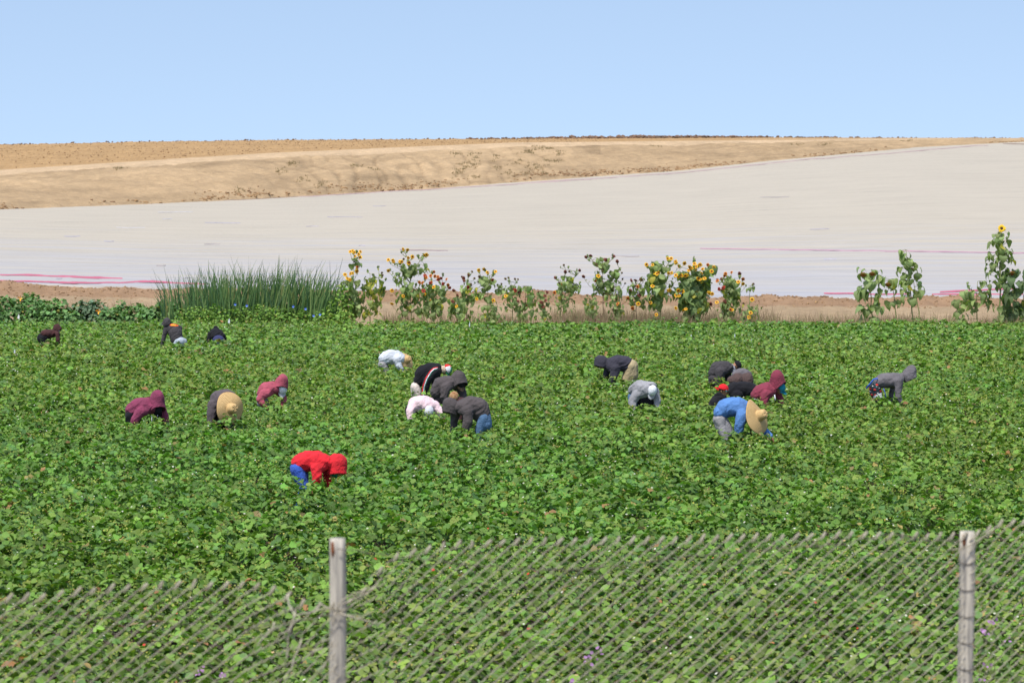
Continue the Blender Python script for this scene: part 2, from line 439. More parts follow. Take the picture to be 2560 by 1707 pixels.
def strands(name, items, mat, seed=1, wid=0.01, segs=2, colf=None):
    """thin blades: items = (x,y,z,height,leanx,leany,width,(r,g,b))"""
    V = []; T = []; F = []
    for (x, y, z, h, lx, ly, w, c) in items:
        b = len(V); n = segs
        ang = random.uniform(-0.9, 0.9); dx, dy = math.cos(ang) * w, math.sin(ang) * w
        for k in range(n + 1):
            t = k / n; ww = (1 - t) ** 0.6 if k < n else 0.08
            cx, cy, cz = x + lx * t * t, y + ly * t * t, z + h * (t - 0.18 * t * t * (abs(lx) + abs(ly)) / max(h, .01))
            V.append((cx - dx * ww, cy - dy * ww, cz)); V.append((cx + dx * ww, cy + dy * ww, cz))
            T.append((*c, 0)); T.append((*c, 0))
        for k in range(n): F.append((b + 2 * k, b + 2 * k + 1, b + 2 * k + 3, b + 2 * k + 2))
    return link(name, np_mesh(name, np.array(V), np.array(F), mat, np.array(T)))

M_STRAW = attr_leaf('dry_stalk', 0.8, 0.2)
items = []
random.seed(21)
for k in range(520):       # weeds on the bank, clustered
    if k % 14 == 0:
        cx = random.choice([random.uniform(60, 2300), random.gauss(740, 60), random.gauss(1330, 40), random.gauss(1180, 60)])
        ct = random.uniform(0.1, 0.8); sl = random.uniform(-1, 1)
    X = cx + random.gauss(0, 9); a, b = yt(X), yk(X); y = a + (b - a) * min(.95, max(.03, ct + random.gauss(0, 0.03)))
    p = ground_at(X, y)
    for q in range(5):
        items.append((p.x + random.gauss(0, .12), p.y + random.gauss(0, .12), p.z - .02, random.uniform(.08, .35), random.gauss(0, .1), random.gauss(0, .1), 0.03,
                      random.choice([(0.26, 0.19, 0.10), (0.19, 0.16, 0.08), (0.30, 0.21, 0.12)])))
o = strands('bank_weeds', items, M_STRAW)
tag(o, 'small dark dead weeds dotted over the bare bank', 'weeds', kind='stuff')
# ---------------------------------------------------------------- strawberry canopy
def leaf_cloud(pos, nrm, aim, size, col, lod, fold=0.12, droop=0.18, jag=0.0):
    """pos (n,3) leaf base, nrm up normal, aim direction of the blade; returns V, F, T"""
    n = len(pos)
    if lod == 0: us = [0, .14, .42, .74, 1.0]; ws = [.10, .36, .50, .42, .12]
    elif lod == 1: us = [0, .45, 1.0]; ws = [.24, .52, .22]
    else: us = [0, .55, 1.0]; ws = [.26, .5, .16]
    nrm = nrm / np.linalg.norm(nrm, axis=1, keepdims=True)
    aim = aim - nrm * (aim * nrm).sum(1, keepdims=True)
    aim /= (np.linalg.norm(aim, axis=1, keepdims=True) + 1e-9)
    side = np.cross(nrm, aim)
    loc = []; ph = []
    sides = (-1, 0, 1) if lod < 2 else (-1, 1)
    for u, w in zip(us, ws):
        for s in sides:
            loc.append((u, s * w, (abs(s) * w * fold * 2) - droop * (u - .3) ** 2 * 1.6)); ph.append(abs(s) * w * 1.1 - u * 0.75 + 1)
    loc = np.array(loc); k = len(sides); r = len(us)
    S = size[:, None, None]
    rv = np.random.default_rng(n).uniform(0.7, 1.3, (n, 1))
    V = pos[:, None] + aim[:, None] * loc[None, :, 0:1] * S + side[:, None] * loc[None, :, 1:2] * S * rv[:, None] + nrm[:, None] * loc[None, :, 2:3] * S * rv[:, None]
    q = []
    for a in range(r - 1):
        for b in range(k - 1): q.append((a * k + b, a * k + b + 1, (a + 1) * k + b + 1, (a + 1) * k + b))
    q = np.array(q); nv = r * k
    F = (q[None] + (np.arange(n) * nv)[:, None, None]).reshape(-1, 4)
    T = np.empty((n, nv, 4)); T[:, :, :3] = col[:, None]; T[:, :, 3] = np.array(ph)[None]
    return V.reshape(-1, 3), F, T.reshape(-1, 4)

def smooth_noise(x, y, scale, seed):
    rng = np.random.default_rng(seed); out = np.zeros_like(x)
    for _ in range(7):
        a = rng.uniform(0, 2 * math.pi); f = scale * rng.uniform(0.5, 1.7); ph = rng.uniform(0, 6.28)
        out += np.sin((x * math.cos(a) + y * math.sin(a)) * f + ph)
    return out / 3.2

def greens(rng, n, dead=0.005, yel=0.07):
    base = np.array([[0.150, 0.268, 0.046]])
    c = base * rng.uniform(0.5, 1.42, (n, 1)) * rng.uniform(0.9, 1.12, (n, 3))
    k = rng.random(n)
    m = k < yel; c[m] = np.array([[0.20, 0.27, 0.055]]) * rng.uniform(0.7, 1.25, (m.sum(), 1))
    m = (k >= yel) & (k < yel + 0.10); c[m] = np.array([[0.11, 0.22, 0.06]]) * rng.uniform(0.8, 1.4, (m.sum(), 1))
    m = k > 1 - dead; c[m] = np.array([[0.36, 0.20, 0.085]]) * rng.uniform(0.6, 1.2, (m.sum(), 1))
    m = (k > 1 - dead * 2) & (k <= 1 - dead); c[m] = np.array([[0.38, 0.30, 0.10]]) * rng.uniform(0.6, 1.2, (m.sum(), 1))
    return c

WORKERS = [(106, 88), (416, 86.9), (545, 88.6), (985, 74), (1035, 63), (1115, 59.2), (1040, 56.6), (1190, 52.5), (360, 54.9), (560, 55.1), (685, 60.6), (770, 42.3), (750, 42.3), (1570, 68.4), (1610, 58.8), (1810, 68), (1800, 59.8), (1910, 60.8), (1830, 51.4), (1800, 51.4), (2200, 61.5), (2220, 61.5)]

def canopy():
    rng = np.random.default_rng(7)
    Vs, Fs, Ts = [], [], []; off = 0
    def put(v, f, t):
        nonlocal off
        Vs.append(v); Fs.append(f + off); Ts.append(t); off += len(v)
    hw = lambda y: 0.205 * y + 1.2
    bands = [(20.5, 34, 0, 440, .84), (34, 58, 1, 330, .88), (58, 82, 1, 230, .98), (82, 108.2, 2, 200, 1.14)]
    for (y0, y1, lod, dens, sc) in bands:
        sp = 0.40
        gy = np.arange(y0, y1, sp); PX = []; PY = []
        for y in gy:
            xs = np.arange(-hw(y), hw(y), sp); PX.append(xs + rng.normal(0, .1, len(xs))); PY.append(np.full(len(xs), y) + rng.normal(0, .1, len(xs)))
        PX = np.concatenate(PX); PY = np.concatenate(PY)
        edge = 106.6 + 0.8 * smooth_noise(PX, PX * 0, 0.9, 3)
        keep = PY < edge
        PX, PY = PX[keep], PY[keep]
        H = 0.555 + 0.05 * smooth_noise(PX * 0.6, PY * 1.3, 1.5, 4) + rng.normal(0, 0.035, len(PX))
        H -= 0.12 * (rng.random(len(PX)) < 0.035)
        H -= 0.09 * np.exp(-(((PY + .12 * smooth_noise(PX, PX * 0, 0.5, 31)) % 1.4 - .7) / .17) ** 2) * np.clip(.5 + smooth_noise(PX, PY, .5, 32), 0, 1)
        for (wx, wd) in WORKERS:
            cx = (wx - 1280) / FPX * wd
            H += 0.075 * np.exp(-((PX - cx) / .65) ** 2 - ((PY - wd + .75) / .55) ** 2)
        R = rng.uniform(0.20, 0.29, len(PX))
        vig = 1 + 0.12 * smooth_noise(PX, PY, 0.35, 9)
        tone = 1 + 0.10 * smooth_noise(PX * 1.0, PY * 1.0, 1.2, 19) + rng.normal(0, 0.06, len(PX))
        yl = smooth_noise(PX, PY * 0.8, 0.22, 23)
        k = int(dens * sp * sp)
        n = len(PX) * k
        pi = np.repeat(np.arange(len(PX)), k)
        th = rng.uniform(0, 2 * math.pi, n); rr = np.sqrt(rng.random(n)) * 1.08
        r = rr * R[pi]
        z = H[pi] * (1 - 0.42 * rr ** 2.2) + rng.normal(0, 0.028, n) - 0.10 * (rng.random(n) < 0.3) * rng.random(n)
        pos = np.stack([PX[pi] + r * np.cos(th), PY[pi] + r * np.sin(th), z], 1)
        rad = np.stack([np.cos(th), np.sin(th), np.zeros(n)], 1)
        nrm = rad * (0.95 * rr[:, None] ** 1.2) + np.array([[0, 0, 1.0]]) + rng.normal(0, 0.36, (n, 3))
        aim = rad * 0.8 + rng.normal(0, 0.7, (n, 3))
        size = rng.uniform(0.058, 0.108, n) * sc * vig[pi]
        col = greens(rng, n) * tone[pi][:, None]
        col[:, 0] *= 1.02 + 0.07 * yl[pi]
        cd_ = rng.random(len(PX)) < 0.03        # a few worn plants, tan and olive
        mm = cd_[pi] & (rng.random(n) < 0.13)
        col[mm] = np.array([[0.27, 0.21, 0.085]]) * rng.uniform(.6, 1.3, (mm.sum(), 1))
        # keep the trifoliate look: pull triples together
        tri = (np.arange(n) // 3) * 3
        dth = (np.arange(n) % 3 - 1) * 1.9
        jj = rng.random(n) < 0.6
        pos[jj] = pos[tri][jj] + rng.normal(0, .004, (jj.sum(), 3))
        a0 = aim[tri]; ca, sa = np.cos(dth), np.sin(dth)
        rot = np.stack([a0[:, 0] * ca - a0[:, 1] * sa, a0[:, 0] * sa + a0[:, 1] * ca, a0[:, 2]], 1)
        aim[jj] = rot[jj]; nrm[jj] = nrm[tri][jj] + rng.normal(0, .16, (jj.sum(), 3)); col[jj] = col[tri][jj] * rng.uniform(.92, 1.08, (jj.sum(), 1))
        put(*leaf_cloud(pos, nrm, aim, size, col, lod))
        # runners, calyxes and stalks: little yellow green bits standing up in tufts
        nt_ = int(len(PX) * (0.9 if lod < 2 else 0.6)); ti = rng.integers(0, len(PX), nt_)
        kk = 7 if lod < 2 else 4; ti = np.repeat(ti, kk); n2 = len(ti)
        cen = rng.normal(0, .13, (nt_, 2)).repeat(kk, 0)
        zz = H[ti] * 0.97 + rng.uniform(-0.05, 0.06, n2)
        pos = np.stack([PX[ti] + cen[:, 0] + rng.normal(0, .035, n2), PY[ti] + cen[:, 1] + rng.normal(0, .035, n2), zz], 1)
        nrm = rng.normal(0, 0.5, (n2, 3)) + np.array([[0, -0.4, 0.6]]); aim = rng.normal(0, .7, (n2, 3)) + np.array([[0, 0, .5]])
        col = np.array([[0.30, 0.33, 0.06]]) * rng.uniform(0.55, 1.3, (n2, 1)) * rng.uniform(.9, 1.1, (n2, 3))
        put(*leaf_cloud(pos, nrm, aim, rng.uniform(.014, .034, n2) * sc, col, 2))
    V = np.concatenate(Vs); F = np.concatenate(Fs); T = np.concatenate(Ts)
    o = link('strawberry_plants', np_mesh('strawberry_plants', V, F, attr_leaf('strawberry_leaf', 0.5, 0.26, 0.10, 0.28), T))
    tag(o, 'dense green strawberry plants covering the whole field', 'strawberry plants', kind='stuff')

canopy()

def speckles(name, label, cat, dens, cols, size, z, yr=(22, 105), seed=3, flat=True):
    rng = np.random.default_rng(seed)
    area = (yr[1] - yr[0]) * 0.19 * (yr[0] + yr[1])
    n = int(area * dens)
    y = np.sqrt(rng.random(n) * (yr[1] ** 2 - yr[0] ** 2) + yr[0] ** 2); x = rng.uniform(-.19, .19, n) * y
    V = []; F = []; T = []
    for i in range(n):
        c = Vector((x[i], y[i], z + rng.normal(0, .025))); b = len(V); s = size * rng.uniform(.7, 1.3) * (1 + .005 * y[i])
        nv = Vector((rng.normal(0, .4), -.2 + rng.normal(0, .4), 1)).normalized()
        a = nv.orthogonal().normalized(); d = nv.cross(a); col = cols[rng.integers(len(cols))]
        K = 10
        V.append(tuple(c + nv * s * .3)); T.append((*[q * .9 for q in col], 0))
        for k in range(K):
            rr = s * (1.0 if k % 2 == 0 else 0.62)
            V.append(tuple(c + (a * math.cos(k * 6.283 / K) + d * math.sin(k * 6.283 / K)) * rr)); T.append((*col, 0))
        for k in range(K): F.append((b, b + 1 + k, b + 1 + (k + 1) % K))
    o = link(name, np_mesh(name, np.array(V), np.array(F), attr_leaf('petal', 0.6, 0.2), np.array(T)))
    tag(o, label, cat, kind='stuff')

speckles('strawberry_blossoms', 'tiny white blossoms scattered through the strawberry field', 'blossoms', 1.3, [(0.72, 0.72, 0.62), (0.6, 0.6, 0.48)], 0.0125, 0.59)
speckles('strawberry_fruit', 'few red and pale berries showing between strawberry leaves near the fence', 'strawberries', 0.5, [(0.6, 0.06, 0.03), (0.6, 0.25, 0.1), (0.55, 0.4, 0.2)], 0.018, 0.55, (22, 36), 8)

def pink_weeds():
    rng = np.random.default_rng(77); V = []; F = []; T = []
    spots = [(1460, 1655), (1505, 1640), (1495, 1625), (1475, 1640), (2480, 1555), (2460, 1580), (2455, 1575), (2490, 1550), (2470, 1665), (495, 1680), (505, 1682), (555, 1685), (1430, 1705), (2450, 1700), (2520, 1600)]
    pos = []
    for (X, Y) in spots:
        c = P(X, Y, 23.0 + (1707 - Y) * 0.012)
        for k in range(3): pos.append((c.x + rng.normal(0, .02), c.y, c.z + rng.normal(0, .015)))
    pos = np.array(pos); n = len(pos)
    v, f, t = leaf_cloud(pos, rng.normal(0, .4, (n, 3)) + np.array([[0, -1, .4]]), rng.normal(0, 1, (n, 3)), rng.uniform(.02, .034, n), np.array([[0.42, 0.22, 0.46]]) * rng.uniform(.8, 1.1, (n, 1)), 0)
    # stalks under each bloom
    items = []
    for p in pos[::2]:
        h = max(0.2, p[2] - 0.2)
        items.append((p[0], p[1], 0.15, h, 0, 0, 0.006, (0.16, 0.2, 0.06)))
    a = link('thistle_weeds', np_mesh('thistle_weeds', v, f, attr_leaf('petal', 0.6, 0.2), t))
    b = strands('stalk', items, M_STRAW); b.parent = a
    tag(a, 'few purple thistle blooms on thin stalks at the near field edge', 'weeds', kind='stuff')
pink_weeds()

# ---------------------------------------------------------------- greenery along the far edge
def patch(name, label, cat, cells, dens, size, base_col, kind=None, group=None, dead=0.02, seed=2, fold=.12, parent=None):
    """cells: (X, Ytop, y, rx_m, ry_m) mounds standing on the ground"""
    rng = np.random.default_rng(seed)
    Pp, Nn, Aa = [], [], []
    for (X, Yt_, y, rx, ry) in cells:
        c = P(X, Yt_, y); g = ground_at(X, y).z; h = max(0.25, c.z - g)
        n = int(dens * rx * ry * 3.1 * (0.6 + h))
        u = rng.normal(0, 1, (n, 3)); u /= np.linalg.norm(u, axis=1, keepdims=True); u[:, 2] = np.abs(u[:, 2])
        q = rng.uniform(0.72, 1.04, (n, 1))
        pos = np.array([[c.x, y, g]]) + u * q * np.array([[rx, ry, h]])
        Pp.append(pos); Nn.append(u * 0.9 + rng.normal(0, .45, (n, 3)) + np.array([[0, 0, .5]])); Aa.append(u + rng.normal(0, .6, (n, 3)) - np.array([[0, 0, .5]]))
    pos = np.concatenate(Pp); nr = np.concatenate(Nn); am = np.concatenate(Aa); n = len(pos)
    col = np.array([base_col]) * rng.uniform(.6, 1.4, (n, 1)) * rng.uniform(.9, 1.1, (n, 3))
    k = rng.random(n); m = k < dead; col[m] = np.array([[0.36, 0.33, 0.08]])
    v, f, t = leaf_cloud(pos, nr, am, rng.uniform(.65, 1.3, n) * size, col, 1, fold=fold)
    o = link(name, np_mesh(name, v, f, attr_leaf('broad_leaf', 0.6, 0.22, 0, 0.3), t), parent)
    if parent is None: tag(o, label, cat, group, kind)
    return o

squash = [
    ([(20, 743, 110.5, 0.80, 0.66), (75, 734, 111, 0.63, 0.66), (-30, 746, 110, 0.69, 0.66)], 'large leafed squash plant at the left picture edge with a yellow bloom'),
    ([(105, 749, 110.2, 0.69, 0.66), (140, 749, 109.6, 0.69, 0.55)], 'second squash plant from the left edge, with grey green leaves'),
    ([(175, 775, 109.5, 0.63, 0.55), (158, 768, 109.9, 0.34, 0.44)], 'low squash plant in the dip between the two grey green ones'),
    ([(210, 753, 110, 0.63, 0.55), (238, 750, 110, 0.57, 0.55)], 'rounded silvery squash plant beside an orange bloom'),
    ([(275, 769, 109.6, 0.57, 0.55), (303, 753, 110.5, 0.46, 0.44)], 'loose squash plant with one taller shoot right of the silvery one'),
    ([(345, 760, 110.3, 0.63, 0.55), (378, 766, 109.8, 0.57, 0.55)], 'dark squash plant just left of the reeds'),
    ([(410, 753, 109.8, 0.69, 0.55), (445, 759, 109.2, 0.69, 0.55)], 'squash plant growing against the foot of the reeds'),
]
for i, (cells, lab) in enumerate(squash):
    o = patch('squash_plant', lab, 'squash plant', cells, 260, 0.135, (0.125, 0.24, 0.075) if i != 3 else (0.14, 0.215, 0.12), group='squash plants on the far left edge', seed=40 + i, fold=.2)
    bl = [(50, 746, 110.0)] if i == 0 else ([(245, 779, 109.2)] if i == 3 else [])
    for (X, Y, y) in bl:
        bm = bmesh.new(); c = P(X, Y, y - .3)
        for k in range(5):
            a = k * 1.257; d = Vector((math.cos(a), -0.5, math.sin(a)))
            v = [bm.verts.new(c), bm.verts.new(c + d * .07 + Vector((.03, 0, .02))), bm.verts.new(c + d * .11), bm.verts.new(c + d * .07 - Vector((.03, 0, .02)))]
            bm.faces.new(v)
        bm_obj('bloom', bm, noisy('orange_petal', (0.85, 0.42, 0.03), (0.8, 0.33, 0.02), 4, 0.6, 0, 9), o)

vc = []
random.seed(8)
for X in range(455, 880, 17):
    vc.append((X + random.uniform(-6, 6), interp(X, [440, 560, 640, 760, 880], [768, 764, 758, 772, 786]) + random.uniform(-4, 4), 107.6 + random.uniform(-.6, .8), .38, .5))
VINE = patch('vine_patch', 'bright green low vine mat with blue blooms at the foot of the reeds', 'vine', vc, 190, 0.085, (0.15, 0.27, 0.045), seed=66, dead=.05)
for (X, Y) in [(588, 761), (617, 764), (733, 766), (764, 772), (784, 789), (800, 786)]:
    c = P(X, Y, 106.6); bm = bmesh.new()
    ctr = bm.verts.new(c + Vector((0, .03, 0))); ring = []
    for k in range(10):
        a = k * .6283; r = .042 if k % 2 else .052
        ring.append(bm.verts.new(c + Vector((math.cos(a) * r, -.02, math.sin(a) * r))))
    for k in range(10): bm.faces.new((ctr, ring[k], ring[(k + 1) % 10]))
    bm_obj('blue_bloom', bm, noisy('blue_petal', (0.12, 0.22, 0.75), (0.25, 0.38, 0.85), 9, 0.6, 0, 9), VINE)

# tall reeds
random.seed(31); items = []
for k in range(1700):
    X = random.uniform(405, 838)
    if X < 470 and random.random() < 0.55: continue
    y = random.uniform(107.8, 111.6)
    g = ground_at(X, y)
    topY = interp(X, [395, 440, 500, 560, 700, 800, 845], [722, 700, 686, 676, 672, 682, 700]) + random.gauss(0, 17) + random.choice([0, 0, 25, 50])
    h = P(X, topY, y).z - g.z
    if h < .4: continue
    lx = random.gauss(-0.10 if X < 520 else 0.10, 0.42) + (X - 620) / 600
    c = random.choice([(0.06, 0.13, 0.045), (0.09, 0.175, 0.055), (0.035, 0.085, 0.035), (0.13, 0.22, 0.07), (0.19, 0.26, 0.085)])
    if random.random() < .05: c = (0.30, 0.26, 0.11)
    items.append((g.x, y, g.z - .02, h * random.uniform(.9, 1.05), lx * h * .32, random.gauss(0, .2), random.uniform(.018, .038), c))
for (X, tY, l) in [(395, 665, -.4), (400, 690, -.5), (418, 655, -.3), (405, 700, -.6), (735, 632, .3), (620, 640, .05), (730, 645, .5), (845, 690, .1)]:
    g = ground_at(X, 109); h = P(X, tY, 109).z - g.z
    items.append((g.x - l * .5, 109, g.z, h, l, 0, .018, (0.055, 0.12, 0.05)))
o = strands('reed_clump', items, attr_leaf('reed_blade', 0.45, 0.25, 0, .4), segs=6)
tag(o, 'tall dark green clump of reeds standing behind the field on the left', 'reeds', kind='stuff')

# dry grass under the sunflowers
random.seed(41); items = []
for k in range(26000):
    X = random.uniform(960, 2640) if k % 6 else random.uniform(130, 420)
    if X > 960:
        dens = 0.45 + 0.9 * n1(X * .02, 0, .5, 6) + (0.3 if 1380 < X < 1950 else -.05)
    else: dens = .28 if 130 < X < 180 or 300 < X < 350 else .08
    if random.random() > dens + .15: continue
    y = random.uniform(107.0, 112.5 if X > 900 else 118); g = ground_at(X, y)
    c = random.choice([(0.30, 0.21, 0.14), (0.24, 0.16, 0.11), (0.38, 0.28, 0.18), (0.20, 0.13, 0.09), (0.22, 0.24, 0.10)])
    h = random.uniform(.25, .8) * (1.1 if 1380 < X < 1950 else .85) if X > 900 else random.uniform(.15, .5)
    items.append((g.x, y, g.z, h, random.gauss(0, .15), random.gauss(0, .1), .008, c))
o = strands('dry_grass', items, M_STRAW, segs=2)
tag(o, 'dry pinkish brown grass growing under the row of sunflowers', 'dry grass', kind='stuff')
gw = []
for (X, Yp) in [(1640, 790), (1120, 800), (1190, 795), (1270, 802), (1950, 800), (1985, 798), (2300, 795), (2330, 792), (2360, 802), (1570, 802), (1750, 808), (2500, 806), (1470, 803), (1840, 806), (2150, 806), (1980, 805), (2420, 808)]:
    gw.append((X, Yp, 107.4, .55, .5))
patch('green_weeds', 'low green weeds fringing the field under the sunflowers', 'weeds', gw, 150, .07, (0.10, 0.21, 0.045), kind='stuff', seed=91)
# ---------------------------------------------------------------- chain link fence close to the camera
D1, D2 = 12.05, 13.30
A1 = P(842, 1348, D1); A2 = P(2421, 1330, D2)
fdir = Vector((A2.x - A1.x, A2.y - A1.y, 0)).normalized()
fnrm = Vector((fdir.y, -fdir.x, 0))     # towards the camera
def bank_z(y): return ground_z(1280, y, 0)
def fpt(s, z, off=0.0):
    """point on the fence plane, s metres along from the first post"""
    p = Vector((A1.x, A1.y, 0)) + fdir * s + fnrm * off; p.z = z; return p
def s_of(X):
    """s where the picture column X meets the fence plane"""
    k = (X - 1280) / FPX
    return (k * A1.y - A1.x) / (fdir.x - k * fdir.y)
L12 = (A2 - A1).to_2d().length
M_GALV, t_, b_ = nodes_of('weathered_post', 0.7, 0.35)
tcn = tnode(t_, 'ShaderNodeTexCoord'); mp_ = tnode(t_, 'ShaderNodeMapping'); mp_.inputs['Scale'].default_value = (34, 34, 2.2)
t_.links.new(tcn.outputs['Object'], mp_.inputs[0])
n_ = tnode(t_, 'ShaderNodeTexNoise'); n_.inputs['Scale'].default_value = 1.0; n_.inputs['Detail'].default_value = 7; n_.inputs['Roughness'].default_value = .7
t_.links.new(mp_.outputs[0], n_.inputs[0])
r_ = tnode(t_, 'ShaderNodeValToRGB'); e = r_.color_ramp.elements
e[0].position = .32; e[0].color = (0.13, 0.125, 0.13, 1); e[1].position = .52; e[1].color = (0.50, 0.46, 0.38, 1)
e2 = e.new(.68); e2.color = (0.70, 0.64, 0.53, 1)
t_.links.new(n_.outputs[0], r_.inputs[0]); t_.links.new(r_.outputs[0], b_.inputs['Base Color'])
bp_ = tnode(t_, 'ShaderNodeBump'); bp_.inputs['Strength'].default_value = .5; bp_.inputs['Distance'].default_value = .01
t_.links.new(n_.outputs[0], bp_.inputs['Height']); t_.links.new(bp_.outputs[0], b_.inputs['Normal'])
M_WIRE = noisy('weathered_wire', (0.33, 0.29, 0.215), (0.46, 0.42, 0.32), 25, 0.6, 0.2, 80, spec=.4)
M_RUST = noisy('rust', (0.30, 0.11, 0.04), (0.16, 0.06, 0.03), 30, 0.9, 0.3, 90)

fence = link('chain_link_fence', None, None, (A1.x, A1.y, bank_z(A1.y)))
tag(fence, 'weathered chain link fence with two posts close to the camera', 'fence')
def fpart(name, bm, m, smooth=True):
    bmesh.ops.translate(bm, verts=bm.verts, vec=-Vector(fence.location))
    return bm_obj(name, bm, m, fence, smooth)
def post(x, y, ztop, r, lean):
    bm = bmesh.new(); zb = bank_z(y) - .5
    pts_ = []; rs = []
    for k in range(26):
        t = k / 25; z = zb + (ztop - zb) * t
        pts_.append((x + lean * (z - ztop) + .003 * math.sin(z * 5), y, z)); rs.append(r * (1 + .05 * noise.noise(Vector((x, z * 3, 0)))))
    rs[-1] = r * .93
    tube(bm, pts_, rs, 18)
    o = fpart('fence_post', bm, M_GALV)
    # split, hollowed top and a rust streak
    bm = bmesh.new(); tube(bm, [(x - r * .55, y - r * .86, ztop - .012), (x - r * .5, y - r * .9, ztop - .05), (x - r * .52, y - r * .87, ztop - .075)], [.006, .009, .003], 6)
    q = fpart('rust_stain', bm, M_RUST); q.parent = o
    return o
post(A1.x, A1.y + .045, A1.z, .0360, 0.004)
post(A2.x, A2.y + .045, A2.z, .0365, 0.002)

def top_px(X):
    return interp(X, [-400, 0, 60, 180, 300, 420, 600, 640, 700, 755, 790, 842, 880, 925, 960, 1010, 1060, 1120, 1200, 1400, 1700, 1850, 2000, 2110, 2230, 2330, 2400, 2440, 2480, 2520, 2560, 2800],
                  [1500, 1495, 1492, 1478, 1470, 1464, 1465, 1478, 1500, 1530, 1520, 1515, 1490, 1430, 1395, 1380, 1370, 1360, 1358, 1352, 1350, 1347, 1345, 1338, 1340, 1342, 1345, 1335, 1312, 1308, 1305, 1290])
def z_at(X, Y):
    s = s_of(X); p = fpt(s, 0); return P(X, Y, p.y).z
random.seed(51)
def panel(Xa, Xb, dx=.0700, dz=.0535, seed=0, dense=1.0):
    """every wire is one vertical zigzag hooked into its neighbours, tips twisted at the top"""
    rnd = random.Random(seed)
    sa, sb = s_of(Xa), s_of(Xb)
    bm = bmesh.new(); k = 0; s = sa
    while s < sb:
        X = 1280 + FPX * fpt(s, 0).x / fpt(s, 0).y
        zt = z_at(X, top_px(X)); zb = bank_z(fpt(s, 0).y) + 0.02
        zb = max(zb, zt - 1.25)
        def wob(ss, z):
            q = Vector((ss * 1.1, z * 1.6, seed)); d = min(1, abs(z - zt) * 2 + .25)
            return 0.016 * noise.noise(q), 0.05 * noise.noise(q + Vector((5, 5, 5))), 0.008 * noise.noise(q * 2)
        n = int((zt - zb) / dz) + 1; hgt = dz * 1.0
        pts_ = []
        # twisted tip above the first bend
        tipx = s + dx * .52
        ph = (k % 1)
        for j in range(2 * n):
            z = zt - j * dz * .5
            if z < zb: break
            side = ((j + k) % 2)
            ss = s + (dx * .5 if side == 0 else -dx * .02)
            # bends are rounded a little: front on the way down-left, back on the other
            a, b, c = wob(ss, z)
            off = 0.0035 if side == 0 else -0.0035
            pts_.append((ss + a, z + c, b + off))
        if len(pts_) < 3: s += dx / 2 * 1; k += 1; continue
        tip = (pts_[0][0] + .020 + rnd.gauss(0, .004), pts_[0][1] + .020 + rnd.gauss(0, .004), pts_[0][2])
        w = [fpt(*[tip[0], tip[1], tip[2]])] + [fpt(p[0], p[1], p[2]) for p in pts_]
        r = [.0042] + [.0027] * len(pts_); r[1] = .0042
        for i2 in range(0 if k % 2 == 0 else 1, len(w) - 1):
            rising = (w[i2] - w[i2 + 1]).dot(fdir) > 0      # strands climbing right thickened, the others thinned, to imitate sunlight catching one direction
            a_, b2 = (r[i2], r[i2 + 1]) if i2 == 0 else ((.0023, .0023) if rising else (.0009, .0009))
            tube(bm, [w[i2], w[i2 + 1]], [a_, b2], 5, False)
        # second strand of the twist
        if k % 2 == 0: tube(bm, [w[0] + Vector((.003, 0, -.004)), w[1] + Vector((.006, 0, -.004)), w[1] + Vector((-.008, 0, -.018))], [.0034, .0034, .003], 5, False)
        s += dx * .5 * 1.0 * 1.0; k += 1
    return fpart('wire_mesh', bm, M_WIRE)
panel(-1500, 836, seed=1)
panel(850, 2412, seed=2)
panel(2430, 3900, dx=.064, seed=3)
for s_ in (-L12, 2 * L12):
    q_ = fpt(s_, 0); post(q_.x, q_.y + .045, A1.z + .03, .036, 0.003)
# slack tension wire and the tangle at the first post
def wire(pts_, r=.0024, m=None, name='tension_wire'):
    bm = bmesh.new(); w = []
    for i2 in range(len(pts_) - 1):
        for q in range(6):
            t = q / 6; X = pts_[i2][0] * (1 - t) + pts_[i2 + 1][0] * t; Y = pts_[i2][1] * (1 - t) + pts_[i2 + 1][1] * t
            s = s_of(X); p = fpt(s, 0, .01); w.append(P(X, Y + 2 * math.sin(X * .09), p.y))
    tube(bm, w, r, 6); return fpart(name, bm, m or M_WIRE)
M_DARKW = noisy('dark_wire', (0.10, 0.085, 0.07), (0.17, 0.14, 0.11), 25, 0.6, 0.1, 80)
wire([(842, 1370), (1000, 1392), (1090, 1400), (1180, 1412), (1300, 1422), (1420, 1424), (1560, 1412), (1700, 1392), (1860, 1378), (2000, 1366), (2100, 1362), (2160, 1346), (2240, 1334), (2330, 1352), (2421, 1352)], m=M_DARKW)
wire([(-200, 1548), (60, 1538), (300, 1545), (480, 1562), (640, 1568), (730, 1556), (842, 1532)], m=M_DARKW)
wire([(842, 1532), (900, 1500), (930, 1470), (960, 1440)], .0025)
wire([(740, 1540), (790, 1524), (842, 1518)], .0028)
wire([(2380, 1372), (2421, 1366), (2450, 1345), (2500, 1312)], .003)
random.seed(77)
bm = bmesh.new()
for k in range(7):
    c0 = P(842 + random.uniform(-4, 6), 1520 + random.uniform(-14, 18), D1 - .03)
    w = [c0]
    dd = Vector((random.uniform(-.02, .09), random.uniform(-.03, .03), random.uniform(-.04, .06)))
    for q in range(5):
        dd += Vector((random.gauss(0, .015), random.gauss(0, .01), random.gauss(0, .015))); w.append(w[-1] + dd * .35)
    tube(bm, w, [.0025] * 5 + [.0015], 5)
for k in range(1):       # tie wire looped round the post
    z = A1.z - .30
    tube(bm, [(A1.x + .041 * math.cos(a * .5236), A1.y + .045 + .041 * math.sin(a * .5236), z + .004 * math.sin(a)) for a in range(13)], .0026, 5)
fpart('wire_tangle', bm, M_WIRE)
